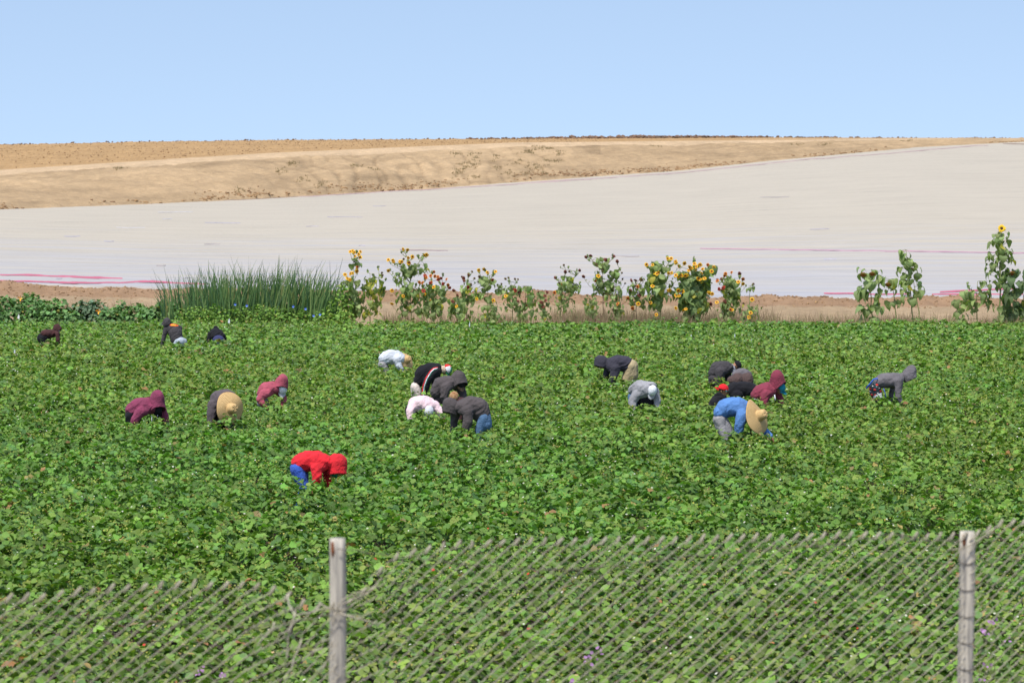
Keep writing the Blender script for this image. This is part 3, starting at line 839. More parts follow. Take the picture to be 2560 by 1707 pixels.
for k in range(5):
    bm = bmesh.new(); z = A2.z - .14 - .125 * k
    tube(bm, [(A2.x + .041 * math.cos(a * .5236), A2.y + .045 + .041 * math.sin(a * .5236), z + .012 * math.sin(a * .5236)) for a in range(13)], .0022, 5)
    fpart('tie_wire', bm, M_DARKW)
# dead twigs caught in the mesh left of the post
bm = bmesh.new()
for (x0, y0, x1, y1) in [(740, 1530, 700, 1690), (745, 1545, 690, 1600), (780, 1640, 830, 1590), (690, 1560, 640, 1620), (760, 1600, 700, 1720), (800, 1680, 842, 1600), (720, 1480, 735, 1560)]:
    p0 = P(x0, y0, D1 - .25); p1 = P(x1, y1, D1 - .3); w = []
    for q in range(7):
        t = q / 6; w.append(p0.lerp(p1, t) + Vector((random.gauss(0, .006), 0, random.gauss(0, .006))))
    tube(bm, w, [.004, .0036, .003, .003, .0025, .002, .001], 5)
fpart('dead_twigs', bm, noisy('twig', (0.40, 0.36, 0.27), (0.5, 0.46, 0.36), 20, .8, .1, 50))

# ---------------------------------------------------------------- little white marker flags
M_FLAG = noisy('white_slip', (0.82, 0.84, 0.86), (0.78, 0.8, 0.82), 5, .6, .1, 30)
M_STAKE = noisy('stake_wire', (0.3, 0.3, 0.3), (0.2, 0.2, 0.2), 5, .5, 0, 30)
FL = [(47, 785, 797, .42, 'white marker slip sticking up at the left edge below the squash plants'),
      (37, 872, 883, .30, 'narrow white marker with a red edge at the left edge below the brown hooded worker'),
      (573, 795, 808, .42, 'white leaf shaped marker up and right of the worker in navy trousers'),
      (1174, 803, 817, .25, 'slim white marker at the field edge below the reddish sunflowers'),
      (1728, 836, 848, .45, 'white triangular marker above the worker in the black cap'),
      (1837, 832, 843, .20, 'slim white marker right of the triangular one'),
      (1879, 845, 852, .15, 'tiny white marker, rightmost and faintest of the markers')]
for (X, Y0, Y1, w, lab) in FL:
    d = 4.0 * FPX / (Y1 + 4 - 540); px = d / FPX
    c = P(X, Y1, d); tz = P(X, Y0, d).z; ww = w * 12 * px
    root = link('marker_flag', None, None, (c.x, c.y, 0)); tag(root, lab, 'marker', 'white markers in the strawberry field')
    bm = bmesh.new(); tube(bm, [(0, 0, 0), (0, 0, (c.z + tz) / 2)], .004, 6); bm_obj('stake', bm, M_STAKE, root)
    bm = bmesh.new(); h = tz - c.z
    pr = [(0, 0), (-.5, .06), (-.62, .3), (-.3, .66), (0.05, 1.0), (.32, .6), (.42, .28), (.3, .05)]
    f = [bm.verts.new((a * ww, -.012 + .02 * a, c.z + b * h)) for a, b in pr]; g = [bm.verts.new((a * ww, .004 + .02 * a, c.z + b * h)) for a, b in pr]
    bm.faces.new(f); bm.faces.new(g[::-1])
    for k in range(len(f)): bm.faces.new((f[k], g[k], g[(k + 1) % 8], f[(k + 1) % 8]))
    bm_obj('slip', bm, M_FLAG, root, False)

# ---------------------------------------------------------------- sunflowers
def flower_meshes():
    out = {}
    def petals(R, r0, c1, n, two=False, ragged=.15, back=.0, seed=1):
        rnd = random.Random(seed); V = []; F = []; T = []
        for layer in range(2):
            for k in range(n):
                a = 2 * math.pi * (k + .5 * layer + rnd.uniform(-.15, .15)) / n; L = R * rnd.uniform(1 - ragged, 1 + ragged * .5) * (1 - .1 * layer)
                w = L * math.pi / n * .85; ca, sa = math.cos(a), math.sin(a); bnd = rnd.uniform(-.15, .25) * R + back * R
                b = len(V)
                for (u, v, z) in ((r0, -.5, 0), (r0, .5, 0), (.5, -1, .10), (.5, 1, .10), (.8, -.75, .08), (.8, .75, .08), (1, 0, 0)):
                    rad = u * L if u != r0 else r0 * R * .8
                    x, y = rad, v * w * 1.1
                    V.append((x * ca - y * sa, x * sa + y * ca, .012 * layer * 1.0 + z * R - bnd * u * u))
                    cc = [q * rnd.uniform(.85, 1.1) for q in c1[0 if (u < .7 and two) else -1]]
                    T.append((*cc, 0))
                F += [(b, b + 2, b + 3, b + 1), (b + 2, b + 4, b + 5, b + 3), (b + 4, b + 6, b + 6, b + 5)]
        F = np.array(F); 
        quads = F[F[:, 1] != F[:, 2]]; tris = F[F[:, 1] == F[:, 2]][:, [0, 1, 3]]
        return np_mesh('petals', np.array(V), [quads, tris], attr_leaf('petal', 0.6, 0.25), np.array(T))
    def disc(R, c, h=.25, name='seed_disc', m=None, back=None):
        bm = bmesh.new(); bmesh.ops.create_icosphere(bm, subdivisions=2, radius=1)
        rnd = random.Random(3)
        for v in bm.verts:
            q = rnd.uniform(.93, 1.07); v.co = Vector((v.co.x * R * q, v.co.y * R * q, v.co.z * R * h * q + R * .12))
        me = bpy.data.meshes.new(name); bm.to_mesh(me); bm.free(); me.materials.append(m)
        return me
    mb = noisy('seed_brown', (0.05, 0.022, 0.012), (0.12, 0.05, 0.02), 60, .9, .6, 120)
    mg = noisy('bud_green', (0.16, 0.22, 0.07), (0.22, 0.28, 0.09), 30, .8, .3, 60)
    mo = noisy('seed_orange', (0.36, 0.13, 0.03), (0.22, 0.08, 0.03), 45, .9, .6, 80)
    Y = (0.95, 0.62, 0.03); O = (0.72, 0.20, 0.04); Rr = (0.36, 0.035, 0.02); D = (0.14, 0.03, 0.025)
    out['y'] = (petals(.085, .38, [(0.7, 0.25, .02), Y], 13, True, seed=1), disc(.036, 0, .4, m=mb))
    out['Y'] = (petals(.17, .40, [(0.85, .4, .02), Y], 19, False, .22, seed=2), disc(.07, 0, .35, m=mb))
    out['o'] = (petals(.078, .36, [Rr, (0.85, .36, .05)], 12, True, seed=3), disc(.034, 0, .4, m=mb))
    out['r'] = (petals(.085, .36, [(.3, .03, .02), (.5, .05, .02)], 12, True, seed=4), disc(.034, 0, .4, m=mb))
    out['m'] = (petals(.072, .36, [D, (.25, .06, .035)], 11, True, .3, .2, seed=5), disc(.034, 0, .5, m=mb))
    G = (0.16, 0.22, .07)
    out['g'] = (petals(.062, .5, [(.3, .32, .08), G], 9, False, .3, .15, seed=6), disc(.036, 0, .7, m=mg))
    out['d'] = (petals(.055, .55, [G, (.2, .17, .07)], 8, False, .3, .5, seed=7), disc(.038, 0, .8, m=mb))
    out['D'] = (petals(.15, .75, [(.26, .32, .1), (.3, .34, .1)], 14, False, .3, -.35, seed=8), disc(.125, 0, .38, m=mo))
    return out
FM = flower_meshes()
FNAME = {'y': 'yellow_flower', 'Y': 'large_flower', 'o': 'orange_flower', 'r': 'red_flower', 'm': 'maroon_flower', 'g': 'green_bud', 'd': 'spent_bud', 'D': 'drooping_head'}
M_STEM = noisy('stem_green', (0.16, 0.19, 0.07), (0.24, 0.26, 0.10), 6, .8, .3, 60)
M_STEMD = noisy('stem_brown', (0.10, 0.08, 0.04), (0.20, 0.14, 0.07), 6, .8, .3, 60)
M_SUNLEAF = attr_leaf('sunflower_leaf', 0.55, 0.32, 0.0, 0.3)

def heart_leaves(L):
    """L rows: base, out dir, droop dir, size, colour -> heart shaped, cupped, drooping blades"""
    V = []; F = []; T = []
    prof = [(0.0, .12, .05), (-.06, .38, 0), (.16, .56, 0), (.42, .52, 0), (.72, .30, 0), (1.0, .0, 0)]
    for (b, out, s, col, curl) in L:
        out = out.normalized(); sd = out.cross(Vector((0, 0, 1)))
        if sd.length < .1: sd = Vector((1, 0, 0))
        sd.normalize(); sd = (sd + Vector((0, 0, random.uniform(-.45, .45)))).normalized()
        up = sd.cross(out).normalized(); i0 = len(V); p = b.copy(); prev = 0
        mids = []
        for k, (u, w, _) in enumerate(prof):
            ang = curl * max(0, u)
            d = (out * math.cos(ang) - up * math.sin(ang)).normalized()
            q = b + d * (u * s) - up * (.10 * s * u * u)
            rim = up * (.13 * s * w * 2) * (1 if random.random() < .9 else -.4)
            V += [tuple(q - sd * w * s + rim), tuple(q), tuple(q + sd * w * s + rim)]
            cc = [c * random.uniform(.93, 1.07) for c in col]
            T += [(*[c * 1.0 for c in cc], 0), (*[c * 1.18 for c in cc], 0), (*cc, 0)]
        for k in range(len(prof) - 1):
            a = i0 + 3 * k; F += [(a, a + 1, a + 4, a + 3), (a + 1, a + 2, a + 5, a + 4)]
    return np.array(V), np.array(F), np.array(T)

def sunflower(crop, base, top, heads, zones, leaf=.16, nleaf=40, col=(0.245, 0.315, 0.12), label='', y=109.3, yellow=.04, stem=M_STEM, r=.018, stems=None, seed=1, droopy=.9, face=None):
    ox, oy, sc = crop
    rnd = random.Random(seed); random.seed(seed)
    def W(q, dy=0): return P(ox + q[0] / sc, oy + q[1] / sc, y + dy)
    b = W(base); g = ground_at(ox + base[0] / sc, y)
    root = link('sunflower', None, None, (b.x, y, g.z))
    tag(root, label, 'sunflower', 'sunflowers along the far field edge')
    org = Vector((b.x, y, g.z))
    chains = []
    for (a, t_) in ([(base, top)] + (stems or [])):
        p0 = W(a); p0 = Vector((p0.x, y, ground_at(ox + a[0] / sc, y).z)) if abs(a[1] - base[1]) < 60 else p0
        p1 = W(t_, rnd.uniform(-.1, .1)); m = []
        n = 9; bend = rnd.uniform(-.06, .06)
        for k in range(n):
            t = k / (n - 1); m.append(p0.lerp(p1, t) + Vector((bend * math.sin(t * math.pi) + rnd.gauss(0, .008), rnd.gauss(0, .01), 0)))
        chains.append(m)
    bm = bmesh.new()
    for c in chains: tube(bm, [p - org for p in c], [r * (1.15 - .75 * k / (len(c) - 1)) for k in range(len(c))], 7)
    leaves = []
    def leafcol():
        c = col if rnd.random() > (yellow if crop is not I else .015) else (0.42, 0.40, 0.06)
        f = rnd.uniform(.72, 1.28); return [q * f for q in c]
    def add_leaf(at, frm, size):
        d = Vector((at.x - frm.x + rnd.gauss(0, .03), rnd.gauss(-.05, .14), -abs(rnd.gauss(.12, .1)))).normalized()
        d.z -= rnd.uniform(.1, droopy); leaves.append((at - org, d, size * rnd.uniform(.65, 1.2), leafcol(), rnd.uniform(.3, 1.0)))
    allp = [p for c in chains for p in c]
    for hd in heads:
        X, Y_, k = hd
        dy = rnd.uniform(-.62, -.15) if k in 'yor' else rnd.uniform(-.4, .2)
        h = W((X, Y_), dy)
        # branch leaves the stem some way below the head
        lower = [p for p in allp if p.z < h.z - .12 * abs(h.x - p.x) - .05] or [allp[0]]
        st = min(lower, key=lambda p: abs(p.x - h.x) * .8 + (h.z - p.z))
        want = h.z - max(.12, abs(h.x - st.x) * .9)
        st = min(lower, key=lambda p: abs(p.z - want) + .3 * abs(p.x - h.x))
        mid = st.lerp(h, .55) + Vector(((h.x - st.x) * .18, 0, -.03))
        tube(bm, [st - org, mid - org, h - org - Vector((0, 0, .03 if k not in 'D' else -.02))], [.009, .007, .006], 5)
        o = link(FNAME[k], FM[k][0], root); o.location = h - org
        c = link('seed_disc', FM[k][1], o)
        if k == 'D': d = Vector((rnd.uniform(-.3, .3), -.55, -.75))
        elif k == 'Y': d = Vector((-.1, -.95, .2))
        elif k in 'gd': d = Vector((rnd.gauss(0, .5), rnd.gauss(-.3, .5), rnd.uniform(-.2, .9)))
        else: d = Vector((rnd.gauss(-.25, .45), -.8, rnd.gauss(.05, .4)))
        if face: d = Vector(face)
        o.rotation_euler = d.to_track_quat('Z', 'Y').to_euler(); s_ = rnd.uniform(.85, 1.15); o.scale = (s_, s_, s_)
        if k != 'Y':
            for q in range(2): add_leaf(st.lerp(h, rnd.uniform(.3, .9)), st, leaf * .5)
    for (zx0, zy0, zx1, zy1, frac) in zones:
        for q in range(int(nleaf * frac * (1.6 if crop is not I else 1.0))):
            t = rnd.random(); xx = zx0 + (zx1 - zx0) * rnd.random(); yy = zy0 + (zy1 - zy0) * t
            at = W((xx, yy), rnd.gauss(0, .16)); frm = min(allp, key=lambda p: (p - at).length)
            tube(bm, [frm - org, frm.lerp(at, .5) - org + Vector((0, 0, .03)), at - org], [.005, .004, .003], 4, False)
            add_leaf(at, frm, leaf * (1.18 if crop is not I else 1.0))
    bm_obj('stem', bm, stem, root)
    V, F, T = heart_leaves(leaves)
    link('foliage', np_mesh('foliage', V, F, M_SUNLEAF, T), root)
    return root

G = (800, 600, 3.92); H = (1360, 600, 4.2); I = (2080, 540, 4.9)
def hs(s):
    out = []
    for w in s.split():
        k = w[-1]; a, b_ = w[:-1].split(','); out.append((float(a), float(b_), k))
    return out
sunflower(G, (330, 770), (335, 125), hs('297,115y 335,122y 362,108g 395,115y 345,160y 395,172y 380,140y 365,265o 318,325y 360,305y 245,340y 270,380y 292,388y 205,680y 370,410g 320,110y 300,330y'),
          [(210, 400, 420, 740, 1), (300, 190, 380, 240, .06)], .20, 60, label='sunflower beside the reeds with yellow brown blooms bunched at its top', seed=101)
sunflower(G, (490, 760), (490, 330), hs('465,295g 570,265g 605,320d 615,345d 645,385g 520,340g'), [(430, 340, 620, 520, .5), (420, 500, 620, 740, .6)], .19, 42,
          col=(0.22, 0.28, 0.08), yellow=.35, label='short sunflower with yellowing leaves and unopened green buds', seed=102, stems=[((590, 520), (575, 290))])
sunflower(G, (900, 790), (880, 200), hs('815,90y 858,97y 800,118g 670,195y 715,200y 720,215y 800,213y 785,210y 865,175y 905,165y 960,155g 1015,140g 1045,145y 1025,150y 865,230y 875,225o 670,300y 690,290g 705,495y 815,550y 705,625y 1040,268g 820,185d'),
          [(790, 240, 900, 380, .25), (900, 230, 1050, 320, .15), (700, 300, 800, 400, .05), (770, 400, 960, 560, .35), (760, 560, 990, 750, .45)], .19, 75, label='tallest branching sunflower of the left half, with small pale yellow blooms on spread arms', seed=103,
          stems=[((890, 430), (760, 215)), ((890, 400), (830, 95)), ((895, 380), (1000, 150))], r=.02)
sunflower(G, (1110, 770), (1090, 330), hs('1030,365o 1040,372o 1085,350o 1125,355o 1155,360o 1185,375r 1205,330g 1100,310g 1118,312o 1240,385o 975,415o 1005,420o 1090,415o 1205,430r 1255,440o 1270,468r 1115,460y 1015,500r 1065,535r 1085,600y 1030,350r 1160,385r 1080,420r 1025,530y'),
          [(1000, 430, 1220, 600, .6), (1010, 590, 1200, 740, .5)], .18, 62, label='bushy sunflower crowded with orange red blooms', seed=104, stems=[((1180, 760), (1200, 380)), ((1020, 740), (1000, 430))])
sunflower(G, (1440, 780), (1450, 350), hs('1390,360d 1410,375m 1455,345m 1490,310d 1455,330g 1410,400m 1450,465r 1480,430d 1415,545m 1515,375d 1560,360d 1310,495m'),
          [(1390, 420, 1500, 620, .6), (1390, 600, 1500, 760, .3)], .17, 34, label='dark headed sunflower left of the one with cream yellow buds', seed=105)
sunflower(G, (1335, 785), (1345, 560), hs('1338,650y 1300,600m 1345,540m 1538,580y'), [(1270, 560, 1400, 760, 1)], .21, 22, label='low broad leaved sunflower at the field edge with one dark eyed yellow bloom', seed=106, y=108.6)
sunflower(G, (1645, 780), (1640, 320), hs('1555,290g 1555,296y 1605,285y 1620,290g 1640,318y 1700,300g 1720,310y 1705,320g 1560,360d 1550,410d 1690,390r 1700,595y 1480,435d'),
          [(1570, 350, 1720, 450, .35), (1480, 470, 1620, 560, .3), (1620, 540, 1720, 760, .45)], .18, 46, label='upright sunflower with a fan of cream yellow buds at its top', seed=107, stems=[((1640, 480), (1560, 300)), ((1640, 450), (1705, 310))])
sunflower(G, (1880, 780), (1870, 400), hs('1820,380d 1850,370d 1910,380d 1940,385d 1780,430d 1740,440g 1900,490m 1915,495r 1950,510m 1820,550y 1940,600m 1850,400g 1760,450g'),
          [(1730, 430, 1900, 520, .4), (1800, 500, 1950, 600, .3), (1830, 600, 1930, 700, .3)], .14, 38, label='sparse sunflower with small dark spent heads held on level arms', seed=108, stems=[((1870, 540), (1740, 440)), ((1875, 500), (1935, 390))])
sunflower(G, (2005, 800), (2015, 450), hs('2030,650m 2040,460g'), [(1960, 450, 2080, 600, .4), (1930, 590, 2060, 780, .6)], .22, 24, label='short sunflower with big pale leaves and a single maroon head low down', seed=109, stem=M_STEMD)
sunflower(G, (2190, 800), (2190, 520), hs('2140,510d 2225,510m 2205,545m 2210,590m 2170,610m 2185,650m 2300,515o'), [(2090, 500, 2240, 620, .5), (2110, 620, 2260, 780, .6)], .14, 32, label='small shrubby sunflower with maroon heads in the middle of the row', seed=110)
sunflower(G, (1700, 800), (1700, 600), hs('1690,660g'), [(1560, 640, 1800, 790, 1)], .17, 24, label='seedling sunflower without blooms under the cream budded one', seed=129, y=108.4)
sunflower(H, (165, 850), (225, 300), hs('208,262d 175,285g 255,285g 225,335m 265,330d 340,355g 375,320m 345,310g 120,395m 285,390g 160,450d 195,460o 375,450g 300,530g 330,340g 130,385g'),
          [(150, 380, 300, 540, .5), (260, 440, 370, 560, .4), (120, 560, 320, 740, .5)], .14, 52, label='slender sunflower with only green and brown buds, left of the taller leafy one', seed=111, stems=[((190, 640), (350, 330)), ((180, 620), (150, 400))])
sunflower(H, (620, 750), (610, 200), hs('440,180m 490,170m 455,160g 640,205m 655,210m 735,170m 720,155g 770,225m 570,380y 540,430o 415,385m 825,410d 800,300g 820,345d 560,470g 700,330d 850,455d 550,255d 615,440d 730,500d'),
          [(540, 180, 680, 280, .15), (600, 260, 700, 300, .06), (530, 330, 600, 400, .1), (680, 310, 780, 400, .15), (520, 420, 800, 570, .55), (740, 570, 830, 620, .1)], .17, 70, label='tall sunflower with nodding maroon heads on wide bare arms', seed=112,
          stems=[((610, 320), (480, 180)), ((612, 330), (740, 180)), ((620, 520), (800, 320))], stem=M_STEMD)
sunflower(H, (530, 810), (470, 600), hs('450,580d 480,620d 535,845m'), [(430, 600, 560, 790, 1)], .15, 22, label='short leaning sunflower left of the foot of the tall maroon headed one', seed=113, y=108.5)
sunflower(H, (785, 860), (740, 470), hs('775,670o 760,575d 720,730d 880,610o 640,600g'), [(650, 560, 820, 700, .5), (680, 700, 840, 820, .4)], .16, 34, label='crooked sunflower with one dark orange bloom right of the tall maroon headed one', seed=114, stem=M_STEMD, y=108.7)
sunflower(H, (975, 815), (985, 430), hs('915,425m 960,425m 1020,415m 1025,395g 910,530m 960,480d 1000,580m 880,610o 930,655g 930,715o 985,490o 990,670y 1050,410g 905,545d'),
          [(880, 460, 1070, 560, .5), (900, 560, 1060, 700, .5)], .16, 40, label='mid sized sunflower with mixed maroon heads left of the yellow blooming pair', seed=115, stem=M_STEMD)
sunflower(H, (1230, 880), (1215, 300), hs('1075,260y 1085,265d 1140,262y 1300,195y 1295,175g 1335,195y 1375,230y 1385,225y 1185,355y 1205,340y 1310,350y 1250,385g 1385,370y 1420,275y 1305,530y 1320,525y 1140,485y 1120,660y 1180,785y 1475,245y 1340,345y 1410,385y 1165,350y'),
          [(1120, 220, 1300, 320, .25), (1100, 350, 1250, 520, .45), (1100, 560, 1240, 700, .35), (1270, 430, 1360, 600, .15)], .23, 60, label='large leaved sunflower of the yellow pair, thick pale stem, arms reaching both ways', seed=116,
          stems=[((1215, 480), (1110, 265)), ((1220, 420), (1340, 200))], r=.026)
sunflower(H, (1535, 880), (1565, 230), hs('1575,180g 1580,205g 1580,250y 1620,270y 1530,280y 1590,310y 1665,305y 1520,320y 1450,375y 1485,375y 1620,405y 1650,430y 1685,405y 1720,260o 1785,285y 1760,330y 1655,350y 1760,450g 1745,560y 1765,565y 1730,555y 1410,530y 1460,540y 1390,580y 1420,585y 1385,715y 1470,735y 1490,725y 1555,295y 1600,280y 1640,260y 1535,300y 1440,370y 1500,370y 1640,415y 1385,240y 1655,440y'),
          [(1420, 330, 1720, 520, .8), (1430, 520, 1720, 720, .7), (1460, 720, 1640, 860, .25), (1690, 260, 1790, 340, .06)], .24, 110, label='fullest sunflower, thick with bright yellow blooms from top to foot', seed=117,
          stems=[((1540, 600), (1450, 380)), ((1545, 560), (1750, 300)), ((1600, 850), (1640, 520))], r=.026, col=(0.20, 0.275, 0.105))
sunflower(H, (1950, 870), (1950, 400), hs('1905,355o 1970,340o 2050,365m 2055,350m 2090,410o 2040,440y 2090,460y 2120,480g 1865,410m 1825,415m 1820,430o 1840,515r 1880,505r 1890,495r 1900,645m 1960,730o 1975,735y 1750,670m 1815,655y 1780,855o 1895,375o 2095,665d'),
          [(1900, 400, 2040, 520, .4), (1880, 500, 2040, 640, .4), (1860, 640, 2050, 830, .45)], .19, 60, label='sunflower right of the fullest one with red, orange and yellow blooms mixed', seed=118, stems=[((1950, 560), (1860, 420)), ((1950, 540), (2060, 400))])
sunflower(H, (2170, 905), (2165, 480), hs('2185,625y 2150,810y 2155,815y 2170,765y 2090,750m 2200,460d 2190,470g'), [(2080, 680, 2280, 840, .7), (2130, 480, 2200, 560, .1)], .13, 40, label='thin bare topped sunflower with three small yellow blooms, last before the gap', seed=119, y=108.6)
sunflower(I, (510, 1380), (475, 780), hs('385,715D 495,705D'), [(330, 600, 600, 720, .25), (330, 800, 560, 1000, .4), (320, 960, 560, 1130, .2), (360, 1090, 620, 1260, .35), (370, 1230, 680, 1360, .25)], .36, 36, label='broad sunflower with two drooping seed heads, leftmost of the right hand group', seed=120, r=.028,
          col=(0.235, 0.31, 0.125))
sunflower(I, (795, 1385), (740, 800), hs('690,835D'), [(540, 740, 820, 880, .5), (560, 900, 860, 1080, .6)], .34, 20, label='bare legged sunflower with one drooping rust coloured head', seed=121, r=.024)
sunflower(I, (1005, 1385), (905, 410), hs('970,650D'), [(840, 430, 1000, 560, .25), (820, 560, 1080, 720, .35), (840, 700, 1120, 860, .35), (860, 850, 1130, 1060, .4)], .27, 54, label='tall leafy bloomless sunflower leaning left beside the bare legged one', seed=122, r=.026, stems=[((1075, 1340), (1000, 800))])
sunflower(I, (1790, 1260), (1785, 800), hs('1660,820g 1660,830g'), [(1600, 900, 1900, 1060, .5), (1480, 1030, 1800, 1200, .4), (1500, 1180, 1680, 1340, .3), (1800, 780, 1980, 1000, .3), (1840, 1000, 1960, 1120, .15)], .32, 42, label='spreading sunflower with a tilted green bud at the left of the tallest one', seed=123, r=.024, stems=[((1400, 1390), (1620, 1030))])
sunflower(I, (2045, 1280), (2075, 170), hs('2078,155Y'), [(1960, 200, 2170, 320, .22), (1920, 310, 2200, 460, .3), (1890, 450, 2210, 620, .35), (1890, 620, 2160, 760, .25), (1930, 760, 2140, 900, .15), (1960, 1100, 2080, 1340, .12)], .29, 64, label='tallest sunflower, one big yellow bloom above a pyramid of leaves', seed=124, r=.034, face=(-.1, -.95, .2))
sunflower(I, (2230, 1420), (2220, 680), hs('2205,700D'), [(2100, 640, 2360, 760, .25), (2100, 800, 2360, 1000, .5), (2090, 980, 2380, 1240, .6)], .38, 40, label='dense dark leaved sunflower with a drooping brown head at the right edge', seed=125, r=.03, col=(0.13, 0.19, 0.085), stems=[((2380, 1400), (2390, 700))])
sunflower(I, (2500, 1420), (2480, 640), hs('2470,640D'), [(2370, 640, 2560, 1240, 1)], .36, 36, label='dark leaved sunflower standing just past the right picture edge', seed=126, r=.03, col=(0.13, 0.19, 0.085), y=109.8)
patch('leafy_bush', 'bright lime green round leaved bush between the reeds and the first sunflower', 'bush', [(845, 712, 108.6, .45, .5), (862, 708, 109, .4, .5), (838, 740, 108.2, .4, .5), (858, 745, 108, .4, .4)], 150, .11, (0.20, 0.33, 0.06), seed=95)
# ---------------------------------------------------------------- people
def cloth(name, c, c2=None, rough=.92, bump=.5, sc=5):
    if name in MATS: return MATS[name]
    c2 = c2 or tuple(q * .74 + .006 for q in c)
    m, t, b = nodes_of(name, rough, .15)
    tcn = tnode(t, 'ShaderNodeTexCoord')
    n = tnode(t, 'ShaderNodeTexNoise'); n.inputs['Scale'].default_value = sc; n.inputs['Detail'].default_value = 5
    t.links.new(tcn.outputs['Object'], n.inputs[0])
    r = tnode(t, 'ShaderNodeValToRGB'); r.color_ramp.elements[0].position = .38; r.color_ramp.elements[1].position = .62
    r.color_ramp.elements[0].color = (*c2, 1); r.color_ramp.elements[1].color = (*c, 1)
    t.links.new(n.outputs[0], r.inputs[0]); t.links.new(r.outputs[0], b.inputs['Base Color'])
    n2 = tnode(t, 'ShaderNodeTexNoise'); n2.inputs['Scale'].default_value = 14; n2.inputs['Detail'].default_value = 3; n2.inputs['Distortion'].default_value = 1.2
    t.links.new(tcn.outputs['Object'], n2.inputs[0])
    bp = tnode(t, 'ShaderNodeBump'); bp.inputs['Strength'].default_value = bump; bp.inputs['Distance'].default_value = .05
    t.links.new(n2.outputs[0], bp.inputs['Height']); t.links.new(bp.outputs[0], b.inputs['Normal'])
    if hasattr(b.inputs, 'get') and b.inputs.get('Sheen Weight'): b.inputs['Sheen Weight'].default_value = .04
    MATS[name] = m; return m

ICO = None
def ico():
    global ICO
    if ICO is None:
        bm = bmesh.new(); bmesh.ops.create_icosphere(bm, subdivisions=2, radius=1)
        ICO = (np.array([v.co[:] for v in bm.verts]), np.array([[v.index for v in f.verts] for f in bm.faces])); bm.free()
    return ICO

class Blobs:
    def __init__(s): s.E = []
    def ell(s, c, rad, M=None):
        s.E.append((np.array(c), np.array(rad, float), np.eye(3) if M is None else np.array(M)))
    def chain(s, keys, side):
        """keys: (Vector centre, r in picture plane, w half width along side)"""
        sd = Vector(side).normalized(); M = Matrix((sd, sd.orthogonal().normalized(), sd.cross(sd.orthogonal().normalized()).normalized())).transposed()
        for (p, r, w), (p2, r2, w2) in zip(keys, keys[1:]):
            n = max(2, int((p2 - p).length / (min(r, r2) * .28)) + 1)
            for k in range(n + 1):
                t = k / n; t2 = t * t * (3 - 2 * t)
                s.ell(p.lerp(p2, t), (w + (w2 - w) * t2, r + (r2 - r) * t2, r + (r2 - r) * t2), M)
        if len(keys) == 1:
            p, r, w = keys[0]; s.ell(p, (w, r, r), M)
    def limb(s, keys):
        for (p, r), (p2, r2) in zip(keys, keys[1:]):
            n = max(2, int((p2 - p).length / (max(.006, min(r, r2)) * .35)) + 1)
            for k in range(n + 1):
                t = k / n; rr = r + (r2 - r) * t; s.ell(p.lerp(p2, t), (rr, rr, rr))
    def build(s, name, voxel, smooth, mat, parent=None, org=Vector((0, 0, 0)), wr=0.0, wf=9.0, seed=0):
        v0, f0 = ico(); V = []; F = []
        for i, (c, r, M) in enumerate(s.E):
            V.append((v0 * r) @ M.T + c); F.append(f0 + i * len(v0))
        me = np_mesh('tmp', np.concatenate(V) - np.array(org), np.concatenate(F), mat)
        o = link('tmp', me)
        m = o.modifiers.new('r', 'REMESH'); m.mode = 'VOXEL'; m.voxel_size = voxel; m.use_smooth_shade = True
        if smooth: q = o.modifiers.new('s', 'SMOOTH'); q.iterations = smooth; q.factor = .6
        dg = bpy.context.evaluated_depsgraph_get()
        me2 = bpy.data.meshes.new_from_object(o.evaluated_get(dg)); me2.name = name
        bpy.data.objects.remove(o); bpy.data.meshes.remove(me)
        if wr:
            n = len(me2.vertices); co = np.empty(n * 3, np.float32); no = np.empty(n * 3, np.float32)
            me2.vertices.foreach_get('co', co); me2.vertices.foreach_get('normal', no); co = co.reshape(-1, 3); no = no.reshape(-1, 3)
            def fold(c):
                a = (c[0] * .75 + c[2] * .66); b = (c[0] * .66 - c[2] * .75); w = noise.noise(Vector(c * 3.0)) * .35
                n1_ = noise.noise(Vector((b * wf * 1.25 + w * 3, c[1] * wf * .5, a * wf * .28 + seed))); n2_ = noise.noise(Vector((a * wf * 1.1 + w * 3, c[1] * wf * .5 + 9, b * wf * .35 + seed)))
                return (.45 - 2.4 * abs(n1_)) * .9 + (.4 - 2.2 * abs(n2_)) * .35
            d = np.array([fold(c) for c in co])
            co = co + no * (d * wr)[:, None]; me2.vertices.foreach_set('co', co.astype(np.float32).ravel()); me2.update()
        me2.materials.clear(); me2.materials.append(mat)
        me2.polygons.foreach_set('use_smooth', np.full(len(me2.polygons), True))
        ob = link(name, me2, parent)
        return ob

def frame(f, t):
    f = Vector(f).normalized(); t = Vector(t); t = (t - f * t.dot(f)).normalized(); s = f.cross(t).normalized()
    return s, f, t      # side, face forward, top of head

def head_blobs(B, c, f, t, k=1.0):
    s, f, t = frame(f, t); M = Matrix((s, f, t)).transposed()
    B.ell(c + t * .015, (.074 * k, .092 * k, .100 * k), M)                 # skull
    B.ell(c + f * .025 - t * .055, (.056 * k, .062 * k, .060 * k), M)      # jaw
    B.ell(c + f * .088 - t * .012, (.013, .018, .026), M); B.ell(c + f * .095 - t * .028, (.016, .014, .012), M)   # nose
    B.ell(c + f * .080 + t * .018, (.045, .014, .010), M)                  # brow
    B.ell(c + f * .082 - t * .060, (.026, .012, .010), M)                  # lips
    B.ell(c + f * .070 - t * .092, (.022, .022, .016), M)                  # chin
    for q in (-1, 1): B.ell(c + s * (q * .077) - f * .005 - t * .012, (.010, .018, .030), M)   # ears

